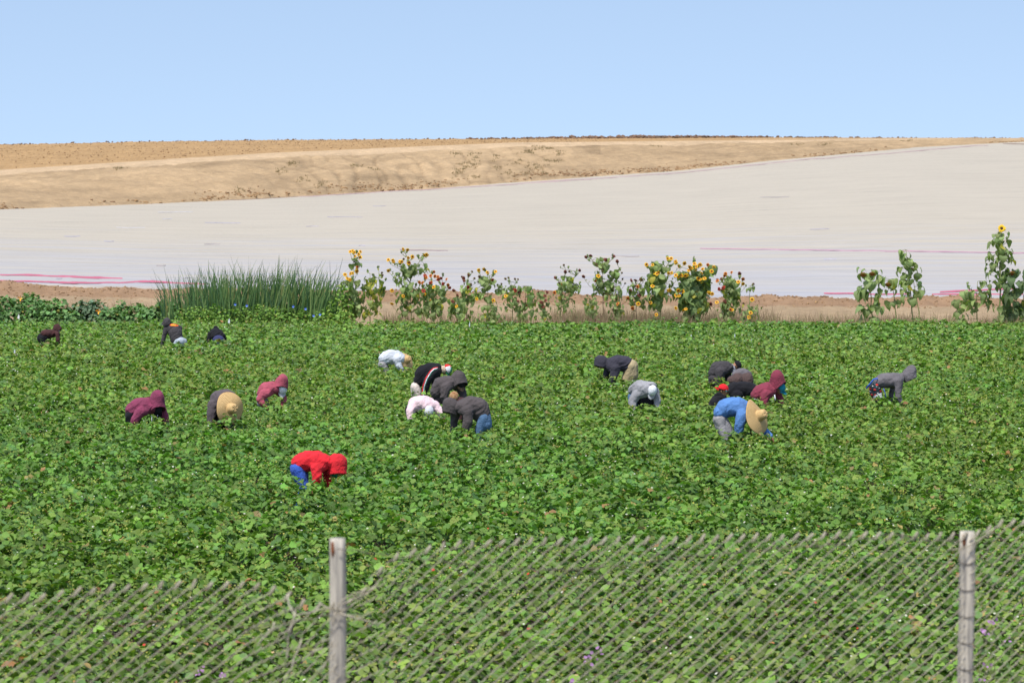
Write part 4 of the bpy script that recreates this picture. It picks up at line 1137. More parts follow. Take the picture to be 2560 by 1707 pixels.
def hand_blobs(B, wrist, d, grip=.6):
    """palm, four curled fingers of unequal length and a thumb from the side of the palm"""
    d = Vector(d).normalized(); sd = d.cross(Vector((0, 1, 0)))
    if sd.length < .2: sd = Vector((1, 0, 0))
    sd.normalize(); pn = sd.cross(d).normalized()
    M = Matrix((sd, d, pn)).transposed()
    pc = wrist + d * .055; B.ell(pc, (.040, .052, .017), M); B.limb([(wrist - d * .02, .026), (wrist + d * .03, .026)])
    for i, (u, L) in enumerate(((-.030, .070), (-.010, .080), (.010, .076), (.029, .060))):
        p0 = pc + sd * u + d * .040; a = grip * (.8 + .15 * i)
        p1 = p0 + (d * math.cos(a * .5) + pn * math.sin(a * .5)) * L * .45; p2 = p1 + (d * math.cos(a * 1.3) + pn * math.sin(a * 1.3)) * L * .32
        p3 = p2 + (d * math.cos(a * 2) + pn * math.sin(a * 2)) * L * .25
        B.limb([(p0, .0105), (p1, .0098), (p2, .009), (p3, .0078)])
    q0 = wrist + d * .028 - sd * .030; q1 = q0 - sd * .028 + d * .024 + pn * .008; q2 = q1 - sd * .008 + d * .026 + pn * .012
    B.limb([(q0, .014), (q1, .0115), (q2, .009)])

def shell(name, c, M, rad, keep, mat, parent, org, thick=.012, peak=None, wr=.006, seed=0, n=40, m=26, cyl=False):
    """open shell around a centre; keep(dir) says which directions are cloth; M columns = side, face, top"""
    V = []; idx = {}; F = []
    for i in range(m + 1):
        th = math.pi * i / m
        for j in range(n):
            ph = 2 * math.pi * j / n
            d = (math.sin(th) * math.cos(ph), math.sin(th) * math.sin(ph), math.cos(th))   # pole = face axis later
            loc = Vector((d[0], -d[2], d[1]))      # local: x side, y face (pole at -face), z top
            r = 1.0
            if peak: r += peak[1] * max(0, loc.dot(Vector(peak[0]).normalized())) ** 4
            r += wr / .13 * noise.noise(Vector(loc) * 3.1 + Vector((seed, 0, 0)))
            if cyl and loc.y > -.15:
                L = math.hypot(loc.x, loc.z); k_ = (.97 - .05 * loc.y) / max(L, .25)
                p0 = Vector((loc.x * k_, loc.y, loc.z * k_))
            else: p0 = loc
            p = Vector((p0.x * rad[0], p0.y * rad[1], p0.z * rad[2])) * r
            V.append((loc, c + M @ p)); continue
            p = Vector((loc.x * rad[0], loc.y * rad[1], loc.z * rad[2])) * r
            V.append((loc, c + M @ p))
    bm = bmesh.new(); vs = [bm.verts.new(p - org) for _, p in V]
    for i in range(m):
        for j in range(n):
            q = [i * n + j, i * n + (j + 1) % n, (i + 1) * n + (j + 1) % n, (i + 1) * n + j]
            cdir = sum((V[k][0] for k in q), Vector()) / 4
            if keep(cdir):
                try: bm.faces.new([vs[k] for k in q])
                except ValueError: pass
    bmesh.ops.remove_doubles(bm, verts=bm.verts, dist=1e-5)
    bmesh.ops.delete(bm, geom=[v for v in bm.verts if not v.link_faces], context='VERTS')
    bmesh.ops.recalc_face_normals(bm, faces=bm.faces)
    me = bpy.data.meshes.new(name); bm.to_mesh(me); bm.free(); me.materials.append(mat)
    o = link('tmp', me); so = o.modifiers.new('s', 'SOLIDIFY'); so.thickness = thick; so.offset = 1 if False else -1
    sm = o.modifiers.new('m', 'SMOOTH'); sm.iterations = 2
    me2 = bpy.data.meshes.new_from_object(o.evaluated_get(bpy.context.evaluated_depsgraph_get())); bpy.data.objects.remove(o); bpy.data.meshes.remove(me)
    me2.name = name; me2.polygons.foreach_set('use_smooth', np.full(len(me2.polygons), True))
    return link(name, me2, parent)

def brim_mesh(name, c, s, f, t, mat, parent, org, L=.100, w=.092, drop=.12, r0=.098, thick=.006):
    """curved cap peak reaching forward of the head"""
    bm = bmesh.new(); rows = []
    for i in range(7):
        u = i / 6; row = []
        for j in range(13):
            v = -1 + j / 6
            a = v * 1.15; edge = math.cos(v * 1.35) ** .5 if abs(v) < 1.16 else .1
            rr = r0 + u * L * max(.12, edge)
            p = c + f * (rr * math.cos(a * .82)) + s * (w * math.sin(a)) * (1.0 + .02 * u) - t * (drop * u * L + .028 * (v * v)) 
            row.append(bm.verts.new(p - org))
        rows.append(row)
    for a, b in zip(rows, rows[1:]):
        for j in range(12): bm.faces.new((a[j], a[j + 1], b[j + 1], b[j]))
    bmesh.ops.solidify(bm, geom=bm.faces[:], thickness=thick)
    bmesh.ops.recalc_face_normals(bm, faces=bm.faces)
    return bm_obj(name, bm, mat, parent)

def make_cap(c, f, t, mat, parent, org, brim=None, panel=None, k=1.12, back=False):
    s, f, t = frame(f, t); M = Matrix((s, f, t)).transposed()
    cc = c + t * .03
    o = shell('cap', cc, M, (.086 * k, .102 * k, .098 * k), lambda d: d.z > -.02, mat, parent, org, .006, wr=.002, n=36, m=24)
    fb = -f if back else f; sb = -s if back else s
    b = brim_mesh('peak', cc, sb, fb, t, brim or mat, o, Vector((0, 0, 0)) + org)
    bm = bmesh.new(); bmesh.ops.create_icosphere(bm, subdivisions=1, radius=.007)
    bmesh.ops.translate(bm, verts=bm.verts, vec=cc + t * .098 * k - org); bm_obj('button', bm, brim or mat, o)
    if panel:
        for (nm, fn, mt) in panel:
            shell(nm, cc, M, (.0885 * k, .1045 * k, .1005 * k), fn, mt, o, org, .003, wr=.002, n=36, m=24)
    return o

M_STRAWHAT, t_, b_ = nodes_of('woven_straw', .8, .2)
def straw_setup():
    t = t_; b = b_
    at = tnode(t, 'ShaderNodeAttribute', attribute_name='tint')   # r: distance from crown along the weave, g: angle
    sp = tnode(t, 'ShaderNodeSeparateColor'); t.links.new(at.outputs['Color'], sp.inputs[0])
    m1 = tnode(t, 'ShaderNodeMath', operation='MULTIPLY'); m1.inputs[1].default_value = 6.283 * 42; t.links.new(sp.outputs[0], m1.inputs[0])
    s1 = tnode(t, 'ShaderNodeMath', operation='SINE'); t.links.new(m1.outputs[0], s1.inputs[0])
    tcn = tnode(t, 'ShaderNodeTexCoord'); n = tnode(t, 'ShaderNodeTexNoise'); n.inputs['Scale'].default_value = 45; n.inputs['Detail'].default_value = 1
    t.links.new(tcn.outputs['Object'], n.inputs[0])
    ad = tnode(t, 'ShaderNodeMath', operation='MULTIPLY_ADD'); ad.inputs[1].default_value = .45; t.links.new(s1.outputs[0], ad.inputs[0]); t.links.new(n.outputs[0], ad.inputs[2])
    r = tnode(t, 'ShaderNodeValToRGB'); e = r.color_ramp.elements
    e[0].position = .25; e[0].color = (0.34, 0.21, 0.085, 1); e[1].position = .62; e[1].color = (0.72, 0.50, 0.235, 1)
    t.links.new(ad.outputs[0], r.inputs[0]); t.links.new(r.outputs[0], b.inputs['Base Color'])
    bp = tnode(t, 'ShaderNodeBump'); bp.inputs['Strength'].default_value = .6; bp.inputs['Distance'].default_value = .004
    t.links.new(ad.outputs[0], bp.inputs['Height']); t.links.new(bp.outputs[0], b.inputs['Normal'])
straw_setup()

def straw_hat(c, axis, R, parent, org, crown=.135, wave=.03, seed=1, droop=.12, pinch=.0, cs=1.0):
    ax = Vector(axis).normalized(); a = ax.orthogonal().normalized(); b = ax.cross(a)
    prof = [(0.0, crown), (.022, crown * .99), (.042, crown * 1.0), (.062, crown * .98), (.076, crown * .9), (.086, crown * .72), (.092, crown * .5), (.096, crown * .25), (.100, crown * .06), (.108, 0)]
    prof = [(r * cs, h) for r, h in prof]; rc = .108 * cs
    for k in range(1, 13):
        u = k / 12; prof.append((rc + (R - rc) * u, -droop * (R - rc) * u ** 1.6))
    n = 56; V = []; T = []; arc = 0; last = None
    for r, h in prof:
        if last: arc += math.hypot(r - last[0], h - last[1])
        last = (r, h)
        for j in range(n):
            ph = 2 * math.pi * j / n
            u = max(0, (r - .11) / (R - .11))
            w = wave * u * (math.sin(2 * ph + seed) + .5 * math.sin(3 * ph + seed * 2.1)) + (.004 * math.sin(5 * ph + seed) if r < .11 else 0)
            rr = r * (1 + .03 * u * math.sin(3 * ph + seed))
            hh = h + w - (pinch * max(0, 1 - r / .07) if r < .07 else 0)
            V.append(tuple(c + a * (rr * math.cos(ph)) + b * (rr * math.sin(ph)) + ax * hh - org)); T.append((arc, ph, 0, 0))
    m = len(prof); F = []
    for i in range(m - 1):
        for j in range(n): F.append((i * n + j, i * n + (j + 1) % n, (i + 1) * n + (j + 1) % n, (i + 1) * n + j))
    me = np_mesh('straw_hat', np.array(V), np.array(F), M_STRAWHAT, np.array(T))
    o = link('tmp', me); so = o.modifiers.new('s', 'SOLIDIFY'); so.thickness = .006
    me2 = bpy.data.meshes.new_from_object(o.evaluated_get(bpy.context.evaluated_depsgraph_get())); bpy.data.objects.remove(o)
    me2.polygons.foreach_set('use_smooth', np.full(len(me2.polygons), True))
    return link('straw_hat', me2, parent)

SKIN = noisy('skin', (0.30, 0.15, 0.085), (0.36, 0.19, 0.11), 12, .55, .1, 60, spec=.4)
GLOVE = cloth('glove_dark', (0.05, 0.06, 0.08))

def person(label, crop, d, trousers, shirt, arms, head, face, top, tcol, scol, side=(0, 1, 0), fwd=None, hood=None, hood_r=None, hood_peak=.12, cap=None, hands=True, leg_split=.10, wr=.0115, seed=1, voxel=.014, lower_arm=None, mask=None, hood_off=(0, 0), hood_open=.62, group='workers picking strawberries'):
    ox, oy, sc = crop; mp = d / FPX / sc      # metres per crop pixel
    def Wp(x, y, off=0):
        q = P(ox + x / sc, oy + y / sc, d); return Vector((q.x, q.y + off, q.z))
    hip = Wp(trousers[0][0], trousers[0][1], trousers[0][3])
    org = Vector((hip.x, hip.y, 0))
    sd = Vector(side).normalized()
    hd = Wp(head[0], head[1], head[2])
    if cap and cap[0] == 'straw':
        q = cap[1]; ax = Vector(q[3]).normalized(); hd = Wp(q[0], q[1], q[2]) - ax * .03
        top = tuple(ax); fv = Vector(face); face = tuple((fv - ax * fv.dot(ax)).normalized())
    if fwd is None:
        fw = Vector((hd.x - hip.x, hd.y - hip.y, 0)); fw = fw.normalized() if fw.length > .1 else Vector((0, -1, 0))
    else: fw = Vector(fwd).normalized()
    # --- the body: one continuous surface
    B = Blobs()
    tk = [(Wp(x, y, o), r * mp, w) for (x, y, r, o, w) in trousers]; sk = [(Wp(x, y, o), r * mp, w) for (x, y, r, o, w) in shirt]
    hipz = max(.72, min(.95, hip.z)); hipc = Vector((hip.x, hip.y, min(hip.z, 1.0)))
    B.chain([(p, r * .78, w * .78) for p, r, w in tk], sd); B.chain([(p, r * .78, w * .78) for p, r, w in sk], sd)
    B.chain([(tk[0][0], tk[0][1] * .6, tk[0][2] * .6), (sk[0][0], sk[0][1] * .6, sk[0][2] * .6)], sd)
    neck = sk[-1][0]; B.limb([(neck, .062), (hd, .058)]); head_blobs(B, hd, face, top)
    legs = []
    for q in (-1, 1):
        h0 = hipc + sd * q * leg_split; kn = Vector((h0.x, h0.y, .47)) + fw * .10; an = Vector((h0.x, h0.y, .085)) - fw * .02; toe = an + fw * .17; toe.z = .035
        legs.append((h0, kn, an, toe))
        B.limb([(h0, .085), (kn, .056), (an, .040), (an + Vector((0, 0, -.04)), .038), (toe, .030)])
    for A in arms:
        pts_ = [(Wp(x, y, o), r * mp) for (x, y, r, o) in A]
        B.limb([(p, max(.030, min(.05, r * .6))) for p, r in pts_])
        if hands:
            dd = (pts_[-1][0] - pts_[-2][0]).normalized(); hand_blobs(B, pts_[-1][0] + dd * .01, dd)
    body = B.build('person', .0105, 1, SKIN, None, org); body.location = org
    tag(body, label, 'person', group)
    # --- trousers
    T = Blobs(); T.chain(tk, sd)
    if len(tk) == 1: pass
    for h0, kn, an, toe in legs: T.limb([(h0, .105), (kn, .078), (an, .062)])
    T.build('trousers', voxel, 3, tcol, body, org, wr * .5, 9, seed + 3)
    bt = Blobs()
    for h0, kn, an, toe in legs: bt.limb([(an + Vector((0, 0, .05)), .052), (an + Vector((0, 0, -.035)), .05), (toe, .042)])
    bt.build('boots', .014, 1, cloth('boot_brown', (.06, .045, .035)), body, org)
    # --- shirt with sleeves
    S = Blobs(); S.chain(sk, sd)
    for A in arms:
        a = [(Wp(x, y, o), r * mp) for (x, y, r, o) in A]
        S.limb([(sk[-1][0].lerp(a[0][0], .5), a[0][1] * 1.05)] + a)
    if not (cap and cap[0] == 'bare'): S.limb([(neck, .085), (neck.lerp(hd, .35), .078)])
    shirt_o = S.build('sweatshirt', voxel, 2, scol, body, org, wr, 10, seed)
    s, f, t = frame(face, top); M = Matrix((s, f, t)).transposed()
    if hood:
        rr = (hood_r or head[3]) * mp * 1.04
        hc = Wp(head[0] + hood_off[0], head[1] + hood_off[1], head[2])
        ob = shell('hood', hc, M, (rr * .92, rr * 1.05, rr), lambda q: q.y < hood_open, scol, shirt_o, org, .014, peak=((0, -.65, .76), hood_peak * 1.7), wr=.014, seed=seed, cyl=True)
        # cloth running from the hood down to the shoulders
        C = Blobs(); C.limb([(hc - f * rr * .35, rr * .60), (hc.lerp(neck, .55) - f * rr * .1, rr * .60), (neck, rr * .66)])
        C.build('collar', voxel, 2, scol, shirt_o, org, wr * .8, 9, seed + 1)
    if mask:
        mm = cloth(*mask[:2]) if not isinstance(mask, bpy.types.Material) else mask
        shell('face_mask', hd, M, (.083, .104, .112), lambda q: q.y > .1 and q.z < .12, mm, body, org, .004, wr=.006, seed=seed, n=30, m=22)
    if cap:
        k = cap[0]
        if k in ('cap', 'bare'): make_cap(hd, face, top, cap[1], body, org, cap[2] if len(cap) > 2 else None, cap[3] if len(cap) > 3 else None, back=(len(cap) > 4 and cap[4]))
        if k == 'straw':
            q = cap[1]; straw_hat(Wp(q[0], q[1], q[2]), q[3], q[4], body, org, *q[5:])
    # dark gloves over the hands
    person.last = (body, shirt_o, org, Wp, mp)
    return body

def decal(host, pts_, mat, name, crop, d, parent=None, lift=.004, org=None, n=10):
    """thin cloth strip or print following the garment; pts_ = centre line (x, y, half width) in crop px"""
    ox, oy, sc = crop
    me = host.data; V = [Vector(v.co) + org for v in me.vertices]; bvh = BVHTree.FromPolygons(V, [p.vertices[:] for p in me.polygons])
    bm = bmesh.new(); rows = []
    for i in range(len(pts_) - 1):
        for k in range(n + (1 if i == len(pts_) - 2 else 0)):
            t = k / n; a, b = pts_[i], pts_[i + 1]
            x = a[0] + (b[0] - a[0]) * t; y = a[1] + (b[1] - a[1]) * t; w = a[2] + (b[2] - a[2]) * t
            dx, dy = b[0] - a[0], b[1] - a[1]; L = math.hypot(dx, dy); nx, ny = -dy / L, dx / L; row = []
            for q in (-1, -.33, .33, 1):
                X = ox + (x + nx * w * q) / sc; Y = oy + (y + ny * w * q) / sc
                tgt = P(X, Y, d); dr = (tgt - CAM).normalized(); h = bvh.ray_cast(CAM + dr * (d - 4), dr)
                row.append(bm.verts.new((h[0] + h[1] * lift - org)) if h[0] else None)
            rows.append(row)
    for a, b in zip(rows, rows[1:]):
        for j in range(3):
            q = (a[j], a[j + 1], b[j + 1], b[j])
            if all(q) and max((q[0].co - q[2].co).length, (q[1].co - q[3].co).length) < .12: bm.faces.new(q)
    bmesh.ops.delete(bm, geom=[v for v in bm.verts if not v.link_faces], context='VERTS')
    bmesh.ops.recalc_face_normals(bm, faces=bm.faces)
    return bm_obj(name, bm, mat, parent or host)

def cord(name, pts_, r, mat, parent, org):
    bm = bmesh.new(); tube(bm, [Vector(p) - org for p in pts_], r, 6); return bm_obj(name, bm, mat, parent)

cA = (0, 760, 3.564); cB = (900, 840, 6.0316); cC = (1440, 860, 4.2); cD = (620, 900, 4.613); cE = (2100, 880, 9.8); cJ = (380, 780, 11.76); cK = (80, 780, 15.68)
WHITE = cloth('white_cloth', (.78, .80, .84)); BLACK = cloth('black_cloth', (.012, .012, .016)); NAVY = cloth('navy_cloth', (.045, .05, .13))
DENIM = cloth('denim', (.10, .19, .33)); KHAKI = cloth('khaki_cloth', (.42, .34, .20)); GREYT = cloth('grey_trousers', (.32, .31, .32)); CREAM = cloth('cream_cloth', (.72, .62, .56))
CHAR = cloth('charcoal_fleece', (.060, .055, .060)); CHAR2 = cloth('dark_grey_fleece', (.088, .075, .076)); MARO = cloth('maroon_fleece', (.25, .045, .075)); BURG = cloth('burgundy_fleece', (.24, .048, .10))
ROSE = cloth('faded_maroon_fleece', (.42, .09, .13)); RED = cloth('red_fleece', (.72, .024, .036)); BLUE = cloth('blue_fleece', (.10, .23, .52)); PALE = cloth('pale_grey_cotton', (.62, .66, .72))
PINKC = cloth('pink_cotton', (.86, .64, .68)); LGREY = cloth('light_grey_fleece', (.32, .32, .34)); BROWN = cloth('brown_fleece', (.065, .026, .026)); TAUPE = cloth('taupe_fleece', (.115, .095, .105)); MGREY = cloth('mid_grey_fleece', (.155, .143, .155))

# 1 far left, brown hood
person('person far left in a brown hooded top and black trousers, bent over', cK, 88.0, [(405, 1020, 222, 0, .19), (560, 1000, 185, 0, .18)],
       [(480, 850, 160, 0, .19), (660, 850, 185, 0, .2), (850, 830, 165, 0, .2), (960, 780, 120, 0, .16)],
       [[(1030, 860, 95, -.19), (1060, 1080, 82, -.22), (1085, 1360, 70, -.2)], [(1000, 900, 80, .2), (960, 1150, 70, .2), (900, 1360, 60, .1)]],
       (990, 670, 0, 165), (.75, -.1, -.6), (.6, 0, .75), BLACK, BROWN, hood=True, hood_r=165, mask=('mask_pale', (.62, .68, .8)), seed=1)
# 2 charcoal hoodie, orange print
b = person('person in a charcoal hoodie with an orange print on the back and pale grey trousers', cJ, 86.9, [(850, 860, 135, -.06, .16), (800, 970, 130, 0, .15)],
       [(720, 800, 205, .05, .2), (690, 650, 200, .06, .22), (640, 500, 160, .12, .23), (560, 440, 110, .16, .16)],
       [[(400, 520, 90, .1), (345, 720, 75, .06), (285, 1000, 50, .02)], [(800, 480, 80, .25), (720, 700, 60, .35), (640, 950, 50, .4)]],
       (420, 345, .12, 120), (-.65, .25, -.6), (-.5, .1, .8), cloth('washed_blue', (.44, .50, .57)), CHAR, side=(1, .3, 0), fwd=(-1, .2, 0), hood=True, hood_r=125, hood_peak=.22, seed=2)
b_, sh, og, Wp, mp = person.last
decal(sh, [(520, 382, 12), (580, 382, 36), (700, 388, 36), (772, 395, 18)], cloth('orange_print', (.75, .14, .03)), 'back_print', cJ, 86.9, org=og)
decal(sh, [(560, 372, 6), (600, 395, 10), (630, 378, 12), (660, 398, 10), (710, 372, 7)], cloth('yellow_print', (.85, .62, .05)), 'print_lettering', cJ, 86.9, org=og, lift=.008)
# 3 black top, navy seat
person('person seen from behind in a black top and navy trousers', cJ, 88.6, [(1970, 830, 165, -.12, .19), (1960, 900, 165, -.1, .19)],
       [(1950, 720, 190, .05, .2), (1900, 680, 200, .12, .21), (1850, 620, 150, .22, .2)],
       [[(1700, 660, 85, .12), (1660, 800, 70, .08), (1690, 960, 55, .05)], [(2080, 700, 80, .12), (2130, 820, 60, .15), (2120, 960, 50, .15)]],
       (1840, 520, .3, 85), (-.2, .7, -.6), (-.1, .7, .7), NAVY, BLACK, side=(1, 0, 0), fwd=(0, 1, 0), hood=True, hood_r=88, seed=3)
# 4 white shirt and straw hat
person('person in a pale grey white shirt and floppy straw hat', cB, 74, [(345, 430, 78, 0, .17), (360, 470, 75, 0, .17)],
       [(365, 345, 92, 0, .19), (440, 315, 118, 0, .2), (540, 320, 115, 0, .21), (610, 340, 85, 0, .19)],
       [[(560, 350, 62, -.2), (590, 440, 48, -.22), (640, 510, 36, -.2)], [(570, 400, 55, .2), (600, 460, 45, .2), (650, 520, 36, .2)]],
       (680, 370, 0, 70), (.25, -.2, -.95), (.85, -.3, .3), GREYT, PALE, cap=('straw', (688, 366, 0, (.70, -.56, .42), .28, .16, .05, 4, .35)), seed=4)
# 5 striped black jacket
b = person('person in a black track jacket with a red and white sleeve stripe and cream trousers', cB, 63, [(840, 770, 85, 0, .17), (835, 880, 70, 0, .15)],
       [(900, 670, 100, 0, .18), (960, 570, 135, 0, .2), (1060, 520, 125, 0, .22), (1160, 500, 95, 0, .2)],
       [[(1130, 545, 82, -.2), (1020, 660, 66, -.24), (960, 900, 50, -.22)], [(1150, 580, 70, .2), (1130, 700, 60, .2), (1120, 900, 50, .2)]],
       (1300, 505, -.02, 90), (.35, -.30, -.9), (.85, -.35, .3), CREAM, BLACK, cap=('cap', cloth('cap_red', (.65, .03, .03)), cloth('cap_green', (.02, .25, .12)),
       [('green_panel', lambda q: q.y > .05 and q.z > 0 and q.x < .35, cloth('cap_green', (.02, .25, .12))), ('white_panel', lambda q: q.x >= .35 and q.z > 0 and q.y > -.3, WHITE)]), seed=5)
b_, sh, og, Wp, mp = person.last
SW, SR, SG = WHITE, cloth('stripe_red', (.6, .03, .035)), cloth('stripe_green', (.02, .16, .10))
decal(sh, [(1175, 470, 6), (1110, 485, 7), (1060, 530, 7), (990, 640, 7), (950, 760, 7), (935, 890, 7)], SR, 'red_stripe', cB, 63, org=og)
decal(sh, [(1168, 484, 5), (1115, 498, 5), (1072, 540, 5), (1006, 646, 5), (968, 760, 5), (954, 890, 5)], SW, 'white_stripe', cB, 63, org=og)
decal(sh, [(1164, 496, 4), (1120, 510, 4), (1084, 550, 4), (1018, 652, 4), (980, 760, 4), (968, 890, 4)], SG, 'green_stripe', cB, 63, org=og)
S = Blobs(); S.limb([(Wp(1190, 490, -.01), .085), (Wp(1235, 500, -.02), .088), (Wp(1275, 505, -.02), .092)])
S.build('scarf', .012, 1, noisy('knit_tan', (.45, .30, .22), (.62, .52, .38), 40, .9, .5, 60, (1, 1, .3)), b_, og)
decal(sh, [(795, 680, 5), (830, 715, 6), (875, 735, 5)], SW, 'waistband', cB, 63, org=og)
# 6 dark hood above
person('person in a dark grey hoodie over a black cap, behind the pink shirt', cB, 59.2, [(1190, 960, 95, .05, .18), (1200, 1010, 90, .05, .18)],
       [(1165, 840, 112, 0, .19), (1220, 740, 130, 0, .21), (1300, 710, 120, 0, .22), (1390, 700, 105, 0, .21)],
       [[(1300, 770, 82, -.2), (1275, 900, 70, -.23), (1310, 1030, 50, -.2)], [(1500, 760, 80, .12), (1545, 860, 66, .08), (1560, 980, 50, .0)]],
       (1500, 715, -.03, 118), (.32, -.42, -.85), (.45, -.7, .5), BLACK, CHAR2, hood=True, hood_r=130, hood_off=(-15, -35), cap=('cap', BLACK, cloth('tan_peak', (.38, .24, .15))), seed=6)
b_, sh, og, Wp, mp = person.last
# 7 pink
person('person in a pale pink shirt and white cap, head down towards the camera', cB, 56.6, [(800, 1120, 95, .18, .16), (800, 1190, 90, .18, .16)],
       [(850, 1020, 110, .2, .2), (900, 1000, 108, .1, .22), (980, 1000, 108, .0, .23), (1050, 1060, 95, -.05, .2)],
       [[(800, 1050, 85, -.02), (765, 1130, 72, -.1), (770, 1240, 58, -.15)], [(1130, 1050, 85, .0), (1190, 1120, 62, -.05), (1250, 1215, 42, -.12)]],
       (1040, 1120, -.12, 85), (.0, -.12, -1), (0.02, -.97, .25), BLACK, PINKC, side=(.7, .7, 0), fwd=(.4, -.9, 0), cap=('cap', WHITE), seed=7)
# 8 grey hoodie jeans
person('person in a grey brown hoodie and blue jeans at the front of the middle cluster', cB, 52.5, [(1860, 1230, 125, 0, .19), (1890, 1330, 110, 0, .18)],
       [(1830, 1180, 145, 0, .19), (1780, 1090, 170, 0, .21), (1670, 1050, 155, 0, .22), (1550, 1060, 120, 0, .22), (1480, 1080, 95, 0, .18)],
       [[(1630, 1120, 92, -.2), (1630, 1270, 78, -.24), (1570, 1450, 56, -.22)], [(1440, 1170, 80, .2), (1415, 1300, 64, .22), (1405, 1450, 52, .2)]],
       (1375, 1080, 0, 122), (-.25, -.15, -.95), (-.9, -.1, .25), DENIM, CHAR2, hood=True, hood_r=128, mask=('mask_black', (.02, .02, .025)), seed=8)
# 22 hidden
person('mostly hidden person whose tan brown cap shows between the two dark hoodies', cB, 54.6, [(1640, 1130, 70, .1, .17), (1640, 1200, 60, .1, .17)],
       [(1620, 1050, 75, .1, .17), (1570, 1010, 80, .05, .18), (1510, 990, 70, .02, .18)],
       [[(1540, 1040, 50, -.1), (1520, 1150, 42, -.1), (1500, 1300, 36, -.1)]],
       (1430, 930, .0, 70), (-.2, -.55, -.85), (-.3, -.4, .9), BLACK, BROWN, cap=('cap', noisy('tan_brown_cap', (.40, .26, .13), (.24, .10, .04), 22, .85, .3, 60), cloth('tan_peak', (.38, .24, .15))), seed=22)
# 9 burgundy
person('person in a burgundy hoodie over a black cap, left of the huge round straw hat', cA, 54.9, [(1170, 990, 58, .0, .18), (1170, 1030, 54, .0, .18)],
       [(1185, 945, 72, 0, .19), (1240, 915, 85, 0, .21), (1310, 905, 82, 0, .22), (1360, 910, 68, 0, .21)],
       [[(1265, 955, 50, -.2), (1220, 1020, 40, -.24), (1195, 1080, 32, -.22)], [(1430, 955, 48, .18), (1465, 1020, 38, .15), (1475, 1090, 30, .1)]],
       (1402, 935, -.03, 72), (.22, -.45, -.85), (.25, -.55, .8), BLACK, BURG, hood=True, hood_r=80, hood_peak=.4, hood_off=(-4, -36), cap=('cap', BLACK), seed=9)
b_, sh, og, Wp, mp = person.last
for (x, y0, y1) in [(1357, 990, 1060), (1410, 985, 1055)]:
    cord('drawstring', [Wp(x, y0, -.12), Wp(x + 3, (y0 + y1) / 2, -.13), Wp(x + 6, y1, -.12)], .008, WHITE, sh, og)
# 10 grey top, big straw hat
person('person in a grey top under a huge round straw hat facing the camera', cA, 55.1, [(1950, 985, 66, .2, .17), (1950, 1040, 60, .2, .17)],
       [(1930, 900, 78, .2, .19), (1955, 860, 95, .12, .22), (2010, 845, 92, .02, .23), (2050, 870, 75, -.05, .2)],
       [[(1905, 900, 58, .02), (1885, 985, 46, -.03), (1880, 1070, 34, -.06)], [(2060, 900, 50, .1), (2055, 1000, 42, .0), (2040, 1080, 32, -.05)]],
       (2070, 915, -.12, 70), (.1, -.3, -.95), (.5, -.85, .0), BLACK, TAUPE, side=(.75, .65, 0), fwd=(.5, -.8, 0), cap=('straw', (2072, 920, -.34, (.64, -.75, .10), .315, .14, .035, 2, .28)), seed=10)
# 11 faded maroon
person('person in a faded maroon hoodie over a white cap', cD, 60.6, [(150, 440, 58, .05, .17), (150, 500, 52, .05, .17)],
       [(165, 390, 70, .05, .18), (210, 340, 90, .02, .21), (275, 320, 82, 0, .22), (320, 330, 66, 0, .2)],
       [[(190, 385, 58, -.18), (145, 450, 44, -.22), (190, 500, 32, -.24)], [(390, 400, 48, .12), (415, 460, 38, .08), (400, 520, 30, .0)]],
       (398, 335, -.04, 78), (-.05, -.35, -.93), (.35, -.85, .4), GREYT, ROSE, hood=True, hood_r=88, hood_peak=.3, hood_off=(-15, -48), hood_open=.5, cap=('cap', WHITE), seed=11)
# 12 red
person('person in a bright red hoodie and blue trousers, nearest worker to the camera', cD, 42.3, [(580, 1250, 100, 0, .185), (610, 1340, 95, 0, .18)],
       [(600, 1185, 108, 0, .19), (690, 1165, 130, 0, .215), (790, 1160, 125, 0, .23), (870, 1170, 100, 0, .21), (930, 1190, 78, 0, .17)],
       [[(800, 1235, 70, -.2), (812, 1330, 58, -.25), (785, 1460, 40, -.22)], [(900, 1270, 66, .2), (905, 1370, 50, .22), (915, 1470, 40, .2)]],
       (1020, 1275, 0, 118), (.06, -.12, -1), (.9, 0, .1), cloth('royal_blue', (.05, .12, .5)), RED, hood=True, hood_r=120, hood_off=(0, -65), hood_open=.8, hood_peak=.05, mask=('mask_green', (.01, .22, .12)), seed=12, wr=.011)
# 13 dark hood, khaki
person('person in a blue black hoodie and khaki trousers, facing left', cC, 68.4, [(575, 235, 82, 0, .185), (575, 320, 85, 0, .19), (540, 370, 70, 0, .17)],
       [(520, 210, 88, 0, .2), (440, 200, 90, 0, .21), (370, 215, 78, 0, .21), (330, 210, 55, 0, .16)],
       [[(410, 260, 56, -.2), (395, 330, 44, -.23), (365, 410, 34, -.22)], [(335, 270, 42, .18), (315, 340, 34, .18), (310, 410, 28, .15)]],
       (272, 210, 0, 72), (-.25, -.12, -.95), (-.9, 0, .3), KHAKI, cloth('blue_black_fleece', (.045, .043, .060)), hood=True, hood_r=78, hood_open=.5, seed=13)
